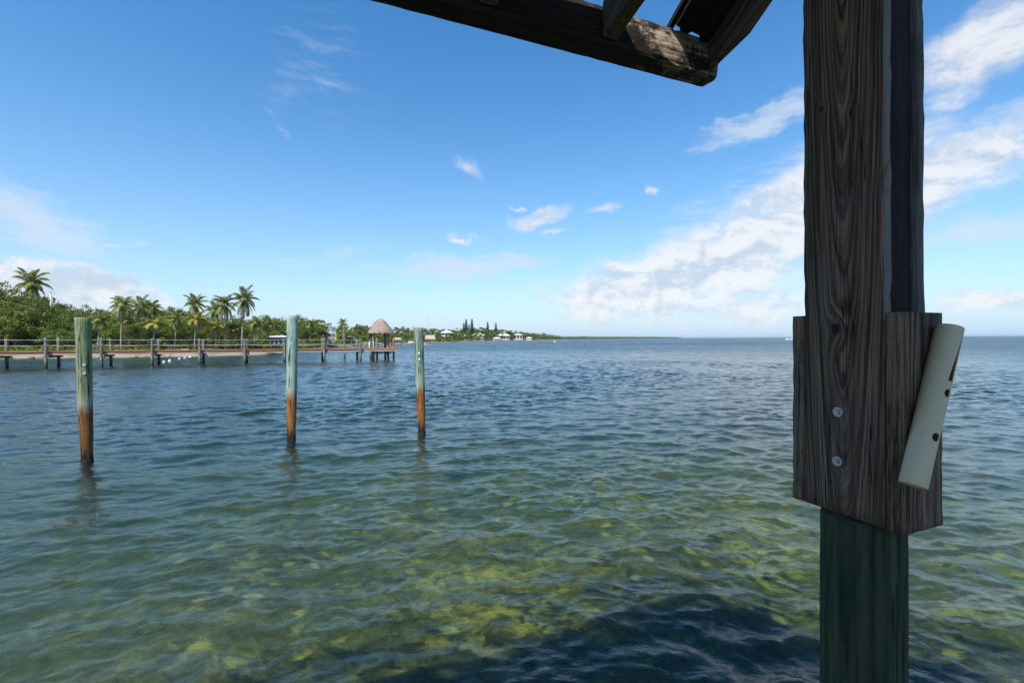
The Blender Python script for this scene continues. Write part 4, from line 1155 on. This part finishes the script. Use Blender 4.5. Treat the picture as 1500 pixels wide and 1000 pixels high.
# palms: crown px, crown py, base px, depth factor, kind, label
palm_kind = [palm_tree(1, 7, 22, 2.9, M_palm, (0.5, 0.2)), palm_tree(2, 7, 20, 2.7, M_palm, (-0.6, 0.1)), palm_tree(3, 7, 20, 2.8, M_palmy, (0.2, -.3), 1.2), palm_tree(4, 7, 24, 2.9, M_palm, (0.1, 0.4), 1.15)]
PK = Kind(palm_kind)
palms = [(48, 418, 51, 1.42, 1, 'lone tall palm rising above the canopy at far left'),
         (170, 449, 177, 1.03, 3, 'full-crowned palm just right of the thick mossy piling'),
         (146, 470, 143, 1.04, 0, 'shorter leaning palm immediately beside the thick mossy piling'),
         (210, 452, 203, 1.07, 0, 'palm with slanting trunk, left one of a close pair right of the mossy piling'),
         (230, 453, 224, 1.12, 3, 'palm with wide crown, right one of a close pair right of the mossy piling'),
         (226, 474, 224, 1.02, 2, 'low yellowish palm in front of the close pair of palms'),
         (254, 468, 256, 1.06, 1, 'drooping mid-height palm halfway between the mossy and the turquoise piling'),
         (292, 447, 291, 1.16, 1, 'tall dark palm top behind the yellow-crowned palm'),
         (285, 468, 285, 1.02, 2, 'yellow-crowned palm with a straight pale trunk near the water'),
         (311, 457, 311, 1.10, 0, 'slender palm between the yellow-crowned palm and the tall beach palms'),
         (312, 478, 316, 1.03, 2, 'low bushy yellowing palm below the slender palm'),
         (331, 448, 330, 1.03, 3, 'tall palm with straight pale trunk, second tallest at the beach'),
         (355, 441, 354, 1.02, 0, 'tallest beach palm with a curved pale trunk left of the turquoise piling'),
         (343, 482, 345, 1.04, 2, 'small yellow palm at the foot of the tallest beach palm'),
         (192, 470, 190, 1.10, 1, 'half-hidden palm between the full-crowned palm and the close pair'),
         (372, 474, 372, 1.08, 0, 'small palm in the gap right of the tallest beach palm'),
         (392, 474, 393, 1.06, 3, 'round-crowned palm just left of the turquoise piling'),
         (407, 476, 408, 1.10, 1, 'palm partly hidden behind the turquoise piling'),
         (453, 475, 454, 1.05, 3, 'bushy palm standing right of the turquoise piling'),
         (470, 480, 470, 1.06, 2, 'yellow drooping palm left of the white house'),
         (500, 474, 502, 1.05, 1, 'tall palm right of the white house above the tall slim pole'),
         (498, 491, 499, 1.02, 2, 'small yellow palm in the yard right of the white house'),
         (598, 484, 598, 1.03, 2, 'yellowish palm left of the slim green piling on the far shore'),
         (589, 483, 589, 1.05, 0, 'palm between the thatched hut and the slim green piling'),
         (632, 485, 632, 1.06, 1, 'palm above the far thatched boathouse')]
for (cx, cy, bx, kd, k, lb) in palms:
    d = shore_d(bx) * kd; base = 0.75; p = WD(bx, YH(bx), d); h = (YH(cx) - cy) * d / F_PX + CAM.z - base
    scl = 1.0 if h > 4 else 1.25
    PK.place((p.x, p.y, base), h, lb, 'coconut palms along the shore', (cx * 1.7) % 6.28 if k != 0 else 0.1, k, scl * min(1.35, max(0.72, 6.6 / h * .70)) if h < 6 else (0.66 if cx == 48 else 0.76))
PK.finish()
NK = Kind([pine_tree(5)])
for i, (px, yt, k, lb) in enumerate(((683, 467.5, 1.20, 'tall norfolk pine, second tallest of the left clump on the far shore'), (691.5, 467, 1.12, 'dense dark norfolk pine, tallest and rightmost of the left clump'), (679.5, 473, 1.2, 'short norfolk pine at the left of the far clump'),
                                     (687, 475, 1.2, 'short norfolk pine between the two tallest on the far shore'), (714.5, 471.5, 1.15, 'single norfolk pine right of the clump, dark and leaning'), (726.5, 473, 1.15, 'rightmost single norfolk pine on the far shore'))):
    d = shore_d(px) * k; p = WD(px, YH(px), d); NK.place((p.x, p.y, .8), (YH(px) - yt) * d / F_PX + CAM.z - .8, lb, 'norfolk pines on the far shore', i * 1.1, 0, 1.0)
NK.finish()

def undergrowth():
    rng = np.random.default_rng(9); cents = []; sp = []
    for px in np.concatenate([np.arange(-90, 430, 2.2), np.arange(430, 822, 1.1)]):
        for kd in (1.05, 1.085):
            d = shore_d(px) * (kd + rng.uniform(-.015, .02)); p = WD(px, YH(px), d); h = rng.uniform(.3, 1.0) + (0.4 if kd > 1.06 else 0) + (rng.uniform(0, 2.2) if d > 120 and kd < 1.06 else 0)
            if 235 < px < 305 and kd < 1.06: continue
            cents.append((p.x, p.y, .5 + h * .5)); sp.append(.6 + h * .5 + (d > 120) * .5)
    for px in np.arange(-110, 430, 2.0):
        d = shore_d(px) * rng.uniform(1.27, 1.36); p = WD(px, YH(px), d); cents.append((p.x, p.y, rng.uniform(1.4, 2.6))); sp.append(1.3)
    V, Fq = leaf_cards(np.array(cents), np.array(sp), 46, .17, rng)
    o = bpy.data.objects.new('shore_undergrowth', np_mesh('shore_undergrowth', V, Fq, M_leaf, False)); COL.objects.link(o)
    tag(o, 'low green scrub growing along the beach under the trees', 'undergrowth', kind='stuff')
undergrowth()

# far wooded point across the water
def far_point():
    rng = np.random.default_rng(21); c = []; s = []
    for px in np.linspace(815, 1000, 420):
        d = 1500 + (px - 815) * 5.5; top = np.interp(px, [815, 850, 900, 960, 990, 1000], [8.5, 10, 9.0, 8.0, 6.5, 2.5])
        g = WD(px, YH(px), d)
        for z in np.arange(0.8, top * rng.uniform(.85, 1.05), 1.8):
            c.append((g.x + rng.normal() * 3, g.y + rng.normal() * 12, z)); s.append(2.3)
    V, Fq = leaf_cards(np.array(c), np.array(s), 16, 1.1, rng)
    o = bpy.data.objects.new('far_mangroves', np_mesh('far_mangroves', V, Fq, M_leafd, False)); COL.objects.link(o)
    tag(o, 'long low strip of dark mangroves on the horizon beyond the point', 'mangroves', kind='stuff')
far_point()

# ------------------------------------------------------------------ buildings, boats and small things on the shore
def place(px, d, z): 
    p = WD(px, YH(px), d); p.z = z; return p
def house(px, d, wpx, y_eave, y_ridge, base, label, wall, roofm, depth=7.0, storeys=1, stilts=0.0, hip=True, wins=3, balcony=False, shed=False, name='house'):
    p = place(px, d, base); W_ = wpx * d / F_PX; a = -math.atan2(p.x, p.y)
    t = thing(name, label, 'house', tuple(p), a)
    ze = (YH(px) - y_eave) * d / F_PX + CAM.z - base; zr = (YH(px) - y_ridge) * d / F_PX + CAM.z - base
    MB().box((-W_ / 2, 0, stilts), (W_ / 2, depth, ze)).build('wall', wall, t)
    o = W_ * .07 + .25
    if shed:
        r = MB().add([(-W_ / 2 - o, -o, zr), (W_ / 2 + o, -o, ze), (W_ / 2 + o, depth + o, ze), (-W_ / 2 - o, depth + o, zr), (-W_ / 2 - o, -o, zr + .25), (W_ / 2 + o, -o, ze + .25), (W_ / 2 + o, depth + o, ze + .25), (-W_ / 2 - o, depth + o, zr + .25)],
                     [(3, 2, 1, 0), (4, 5, 6, 7), (0, 1, 5, 4), (1, 2, 6, 5), (2, 3, 7, 6), (3, 0, 4, 7)])
    else:
        ix = min(W_ * .32, depth * .45) if hip else -o
        r = MB().add([(-W_ / 2 - o, -o, ze), (W_ / 2 + o, -o, ze), (W_ / 2 + o, depth + o, ze), (-W_ / 2 - o, depth + o, ze), (-W_ / 2 + ix, depth / 2, zr), (W_ / 2 - ix, depth / 2, zr)],
                     [(3, 2, 1, 0), (0, 1, 5, 4), (1, 2, 5), (2, 3, 4, 5), (3, 0, 4)])
    r.build('roof', roofm, t)
    sh = (ze - stilts) / storeys
    for s in range(storeys):
        for i in range(wins):
            x = -W_ / 2 + W_ * (i + .5) / wins; ww = W_ / wins * .32
            MB().box((x - ww, -.05, stilts + sh * s + sh * .3), (x + ww, -.003, stilts + sh * s + sh * .82)).build('window', M_glassd, t)
        if balcony:
            MB().box((-W_ / 2 - .2, -1.4, stilts + sh * s - .12), (W_ / 2 + .2, -.004, stilts + sh * s + .02)).build('balcony', M_white, t)
            mb = MB(); k = -W_ / 2
            while k <= W_ / 2 + .01: mb.box((k - .03, -1.38, stilts + sh * s + .021), (k + .03, -1.32, stilts + sh * s + 1.0)); k += max(.35, W_ / 14)
            mb.box((-W_ / 2 - .1, -1.40, stilts + sh * s + 1.001), (W_ / 2 + .1, -1.30, stilts + sh * s + 1.08)); mb.build('railing', M_white, t)
    if stilts:
        for x in (-W_ / 2 + .3, -W_ / 6, W_ / 6, W_ / 2 - .3):
            for y in (-1.2 if balcony else .2, depth - .3): MB().box((x - .12, y - .12, -.3), (x + .12, y + .12, stilts - .002)).build('stilt', wall, t)
    return t
M_roofw = mat_plain('white_metal_roof', (0.80, 0.80, 0.80), 0.45, 0.4, 0.05, 1)
M_roofg = mat_plain('grey_metal_roof', (0.48, 0.50, 0.53), 0.5, 0.4, 0.08, 1)
M_roofp = mat_plain('pale_pink_roof', (0.62, 0.52, 0.48), 0.7, 0.2, 0.1, 1)
house(484, 138, 14, 480.5, 476.5, 1.0, 'narrow white three-storey house with slanted roof and balconies above the beach', M_greyw, M_roofg, 6, 3, 0.6, wins=2, balcony=True, shed=True)
house(510, 168, 9, 493.5, 491.5, 0.8, 'small plain white cottage right of the tall slim pole', M_white, M_roofw, 5, 1, wins=2, hip=False)
house(408, 80.0, 22, 493.3, 490.6, 0.8, 'low white pavilion under palms behind the turquoise piling', M_cream, M_roofw, 4, 1, wins=4)
house(654.5, 345, 16, 487.2, 484.0, 1.2, 'cream house on stilts with bright white hip roof right of the slim piling', M_cream, M_roofw, 9, 1, 3.2, wins=3, balcony=True)
house(683, 425, 12, 493.0, 489.6, 1.0, 'low pale house with light grey roof below the norfolk pine clump', M_cream, M_roofg, 9, 1, wins=3)
house(700.5, 420, 17, 491.2, 487.6, 1.0, 'grey two-storey glazed house with white ground floor posts at the water', M_greyw, M_roofg, 9, 2, wins=5, balcony=True)
house(737, 470, 18, 491.6, 488.0, 1.0, 'house with broad white roof in the middle of the far shore', M_cream, M_roofw, 10, 1, wins=4)
house(728, 448, 12, 496.0, 493.6, 0.6, 'low pinkish cottage by the water in front of the broad white roof', M_roofp, M_roofp, 8, 1, wins=3)
house(759, 540, 13, 490.6, 488.6, 1.0, 'house with pale pink roof furthest right on the far shore hill', M_cream, M_roofp, 9, 1, wins=3)
house(775, 580, 8, 495.2, 493.6, 0.6, 'small white boat shed near the tip of the point', M_white, M_roofw, 8, 1, wins=2)
def open_hut(px, d, wpx, ye, yp, label):
    p = place(px, d, 0.0); W_ = wpx * d / F_PX; a = -math.atan2(p.x, p.y)
    t = thing('thatched_shelter', label, 'hut', tuple(p), a)
    ze = (YH(px) - ye) * d / F_PX + CAM.z; zp = (YH(px) - yp) * d / F_PX + CAM.z
    mb = MB(); w2 = W_ / 2; dp = W_ * .32
    mb.add([(-w2, -dp, ze), (w2, -dp, ze), (w2, dp, ze), (-w2, dp, ze), (-w2 * .86, 0, zp), (w2 * .86, 0, zp)], [(3, 2, 1, 0), (0, 1, 5, 4), (1, 2, 5), (2, 3, 4, 5), (3, 0, 4)])
    r_ = random.Random(px)
    for _ in range(260):
        x = r_.uniform(-w2, w2); z0 = ze + r_.uniform(-.1, .05); mb.add([(x - .12, -dp - .02, z0 + .2), (x + .12, -dp - .02, z0 + .2), (x + .06, -dp - .1, z0 - .3), (x - .06, -dp - .1, z0 - .3)], [(0, 1, 2, 3)])
    mb.build('roof', M_thatch, t)
    for x in (-w2 * .75, 0, w2 * .75):
        for y in (-dp * .7, dp * .7): MB().tube([(x, y, -1.2), (x, y, ze + .1)], .16, 8).build('post', M_piercap, t)
    MB().box((-w2, -dp, .75), (w2, dp, .95)).build('deck', M_pieredge, t)
open_hut(630, 232, 15, 496.2, 490.6, 'thatched boathouse on posts over the water just right of the slim piling')
open_hut(582, 196, 11, 497.0, 494.2, 'small low thatched shelter on posts right of the pier hut')

def boat(px, py_w, lpx, label, hullm=None, cabin=True, flip=False, hscale=1.0, top=True):
    B = WZ(px, py_w, 0.0); d = (B - CAM).dot(_fwd); L = lpx * d / F_PX; a = -math.atan2(B.x, B.y) + (math.pi if flip else 0)
    t = thing('motor_boat', label, 'boat', tuple(B), a, 'boats moored off the shore')
    secs = []; bw = L * .15; N = 9
    for i in range(N):
        f = i / (N - 1); x = -L / 2 + L * f; wd_ = bw * (1 - max(0, (f - .45) / .55) ** 2.2) + .02; hg = (L * .085 + L * .055 * f * f) * hscale
        secs.append([(x, -wd_, hg), (x, -wd_ * .86, hg * .3), (x, -wd_ * .45, -.25), (x, wd_ * .45, -.25), (x, wd_ * .86, hg * .3), (x, wd_, hg)])
    vs = [q for s in secs for q in s]; fs = []
    for i in range(N - 1):
        for k in range(5):
            b = i * 6 + k; fs.append((b, b + 6, b + 7, b + 1))
        fs.append((i * 6 + 5, i * 6 + 11, i * 6 + 6, i * 6))
    fs += [tuple(range(6)), tuple((N - 1) * 6 + k for k in range(5, -1, -1))]
    MB().add(vs, fs).build('hull', M_white, t, False)
    if hullm:
        mb = MB(); mb.v = []; 
        vs2 = []; fs2 = []
        for s in secs: vs2 += [(s[1][0], s[1][1] * 1.01, s[1][2] + .01), (s[2][0], s[2][1] * 1.01, s[2][2] - .01)]
        for i in range(N - 1): fs2.append((i * 2, i * 2 + 1, i * 2 + 3, i * 2 + 2))
        MB().add(vs2, fs2).build('hull_band', hullm, t)
    zc = L * .09 * hscale
    if cabin:
        MB().prism([(-L * .22, zc + .01), (L * .24, zc + .01), (L * .14, zc + L * .085), (-L * .20, zc + L * .095)], -bw * .62, bw * .62).build('cabin', M_white, t)
        MB().prism([(-L * .16, zc + L * .035), (L * .17, zc + L * .035), (L * .135, zc + L * .072), (-L * .16, zc + L * .078)], -bw * .63, bw * .63).build('window', M_glassd, t)
    if top:
        MB().box((-L * .16, -bw * .6, zc + L * .17), (L * .1, bw * .6, zc + L * .18)).build('canopy', M_white, t)
        for x in (-L * .14, L * .08):
            for y in (-bw * .55, bw * .55): MB().tube([(x, y, zc + L * .08), (x, y, zc + L * .171)], .03, 5).build('canopy_pole', M_bolt, t)
    MB().tube([(L * .46, 0, zc * 1.3), (L * .46, 0, zc * 1.3 + L * .05), (L * .3, -bw * .6, zc + L * .07), (L * .25, -bw * .7, zc)], .025, 5).build('bow_rail', M_bolt, t)
boat(604, 503.6, 27, 'white motor yacht with dark waterline moored behind the slim green piling', M_navy, True, False, 0.8)
boat(626, 504.8, 14, 'white skiff moored right behind the slim green piling', M_navy, False, True, 0.9, False)
boat(1162, 498.1, 19, 'white cabin boat far out, half hidden by the near wooden post', None, True, True, 1.0)
boat(770.5, 498.2, 9, 'small white boat moored off the far shore, left of two', None, True)
boat(791, 497.9, 9, 'small white boat moored near the tip of the point, right of two', None, True)

def small_things():
    p = WZ(812.5, 501.2, 0); o = MB().lathe([(.05, -.3), (.38, -.15), (.42, .2), (.3, .55), (.12, .65), (.1, 1.1), (.03, 1.15)], 12).build('marker_buoy', M_float, None, True); o.location = p
    tag(o, 'white marker buoy on open water off the tip of the point', 'buoy')
    # yellow kayak leaning upright in the yard
    d = 134; p = place(490.5, d, .7); mb = MB()
    secs = [(0.02, 0), (0.22, .5), (0.34, 1.2), (0.30, 2.0), (0.02, 2.9)]
    vs = []; n = 8
    for (r_, z) in secs: vs += [(r_ * math.cos(6.283 * k / n), r_ * .5 * math.sin(6.283 * k / n), z) for k in range(n)]
    mb.add(vs, [(i * n + k, i * n + (k + 1) % n, (i + 1) * n + (k + 1) % n, (i + 1) * n + k) for i in range(len(secs) - 1) for k in range(n)])
    o = mb.build('kayak', M_yellow, None, True); o.location = p; o.rotation_euler = (0.12, .2, 0)
    tag(o, 'yellow kayak stood on end in the yard below the white house', 'kayak')
    # grey pole above the canopy at the left
    d = 84; p = place(75, d, .8); zt_ = (YH(75) - 428.5) * d / F_PX + CAM.z - .8
    t = thing('utility_pole', 'grey utility pole poking above the canopy right of the lone tall palm', 'pole', tuple(p))
    MB().tube([(0, 0, -.5), (0, 0, zt_)], [.17, .13], 10).build('pole', M_conc, t, True); MB().lathe([(.15, 0), (.15, .06), (.05, .14)], 10, (0, 0, zt_)).build('cap', M_piercap, t)
    # lattice mast far behind
    d = 420; p = place(627, d, .8); zt_ = (YH(627) - 458) * d / F_PX + CAM.z - .8
    t = thing('radio_mast', 'thin radio mast rising above the trees near the slim green piling', 'mast', tuple(p))
    for k in range(3): MB().tube([(.3 * math.cos(k * 2.094), .3 * math.sin(k * 2.094), -.5), (.05 * math.cos(k * 2.094), .05 * math.sin(k * 2.094), zt_)], .035, 5).build('leg', M_bolt, t)
    mb = MB(); z = .5
    while z < zt_ - 1:
        for k in range(3):
            r_ = .3 - .25 * z / zt_; r2 = .3 - .25 * (z + 1) / zt_
            mb.tube([(r_ * math.cos(k * 2.094), r_ * math.sin(k * 2.094), z), (r2 * math.cos((k + 1) * 2.094), r2 * math.sin((k + 1) * 2.094), z + 1)], .02, 4)
        z += 1
    mb.build('bracing', M_bolt, t)
    # broken low wall on the beach
    for (x0, x1, lb) in ((243, 262, 'pale low concrete wall on the beach behind the pier, left length'), (264, 275, 'short pale concrete wall length in the middle of the beach'), (300, 322, 'pale low concrete wall below the slender palm, right length')):
        d0 = shore_d(x0) * 1.035; a_, b_ = place(x0, d0, .2), place(x1, shore_d(x1) * 1.035, .2); v = b_ - a_
        t = thing('beach_wall', lb, 'wall', tuple(a_), math.atan2(v.y, v.x)); L = v.length
        MB().box((0, 0, -.3), (L, .3, .75)).build('wall', M_conc, t, bevel=.02); MB().box((-.04, -.04, .753), (L + .04, .34, .85)).build('coping', M_conc, t, bevel=.02)
    # boulders
    r_ = random.Random(12); k = 0
    for px in list(range(-20, 440, 17)) + list(range(520, 800, 16)):
        px += r_.uniform(-6, 6); d = shore_d(px) * r_.uniform(1.002, 1.02); p = place(px, d, .12); s = r_.uniform(.18, .42) * (1 if px < 440 else 2.0)
        mb = MB(); n = 9; prof = [(.3, -.5), (.9, -.25), (1.0, .1), (.75, .45), (.3, .62)]; vs = []
        for (q, z) in prof: vs += [(q * math.cos(6.283 * i / n) * r_.uniform(.8, 1.15), q * math.sin(6.283 * i / n) * r_.uniform(.8, 1.15), z * r_.uniform(.85, 1.1)) for i in range(n)]
        mb.add(vs, [(i * n + j, i * n + (j + 1) % n, (i + 1) * n + (j + 1) % n, (i + 1) * n + j) for i in range(4) for j in range(n)] + [tuple(4 * n + j for j in range(n))])
        o = mb.build('boulder', M_rock); o.location = p; o.scale = (s, s, s * .8); o.rotation_euler = (0, 0, r_.uniform(0, 6))
        tag(o, 'small weathered grey boulder lying at the waterline of the shore', 'boulder', 'boulders along the waterline'); k += 1
    # small swim pier of white posts by the yard
    t = None
    for i, px in enumerate((541, 536, 527)):
        p = WZ(px, 508.5 - i * .6, 0)
        t = thing('dock_post', ['white', 'grey', 'pale'][i] + ' dock post in the shallows left of the pier hut' + ['', ', middle one', ', furthest left'][i], 'post', tuple(p), 0, 'posts of the far swimming dock')
        MB().tube([(0, 0, -1.3), (0, 0, 1.5)], .13, 8).build('post', M_white if i != 1 else M_pierpost, t, True); MB().lathe([(.15, 0), (.15, .08), (.03, .16)], 8, (0, 0, 1.5)).build('cap', M_white, t)
    p = place(533, 176, 0); t = thing('swimming_dock', 'low pale dock along the beach left of the pier hut', 'dock', tuple(p), -math.atan2(p.x, p.y) + .1)
    MB().box((-4.5, 0, .8), (7, 1.8, 1.05)).build('deck', M_conc, t)
    for x in (-4, -1, 2, 5): MB().tube([(x, .1, -1.2), (x, .1, .799)], .15, 8).build('piling', M_piercap, t)
small_things()

# ------------------------------------------------------------------ air
def air():
    m, t = material('sea_haze')
    v = t.new('ShaderNodeVolumePrincipled'); v.inputs['Color'].default_value = (0.80, 0.90, 1.0, 1); v.inputs['Density'].default_value = 0.00005
    v.inputs['Anisotropy'].default_value = 0.2
    t.l.new(v.outputs[0], t.out.inputs['Volume'])
    o = MB().box((-26000, -26000, -9.0), (26000, 26000, 26.0)).build('haze', m); tag(o, 'thin bluish sea haze', kind='stuff')
air()
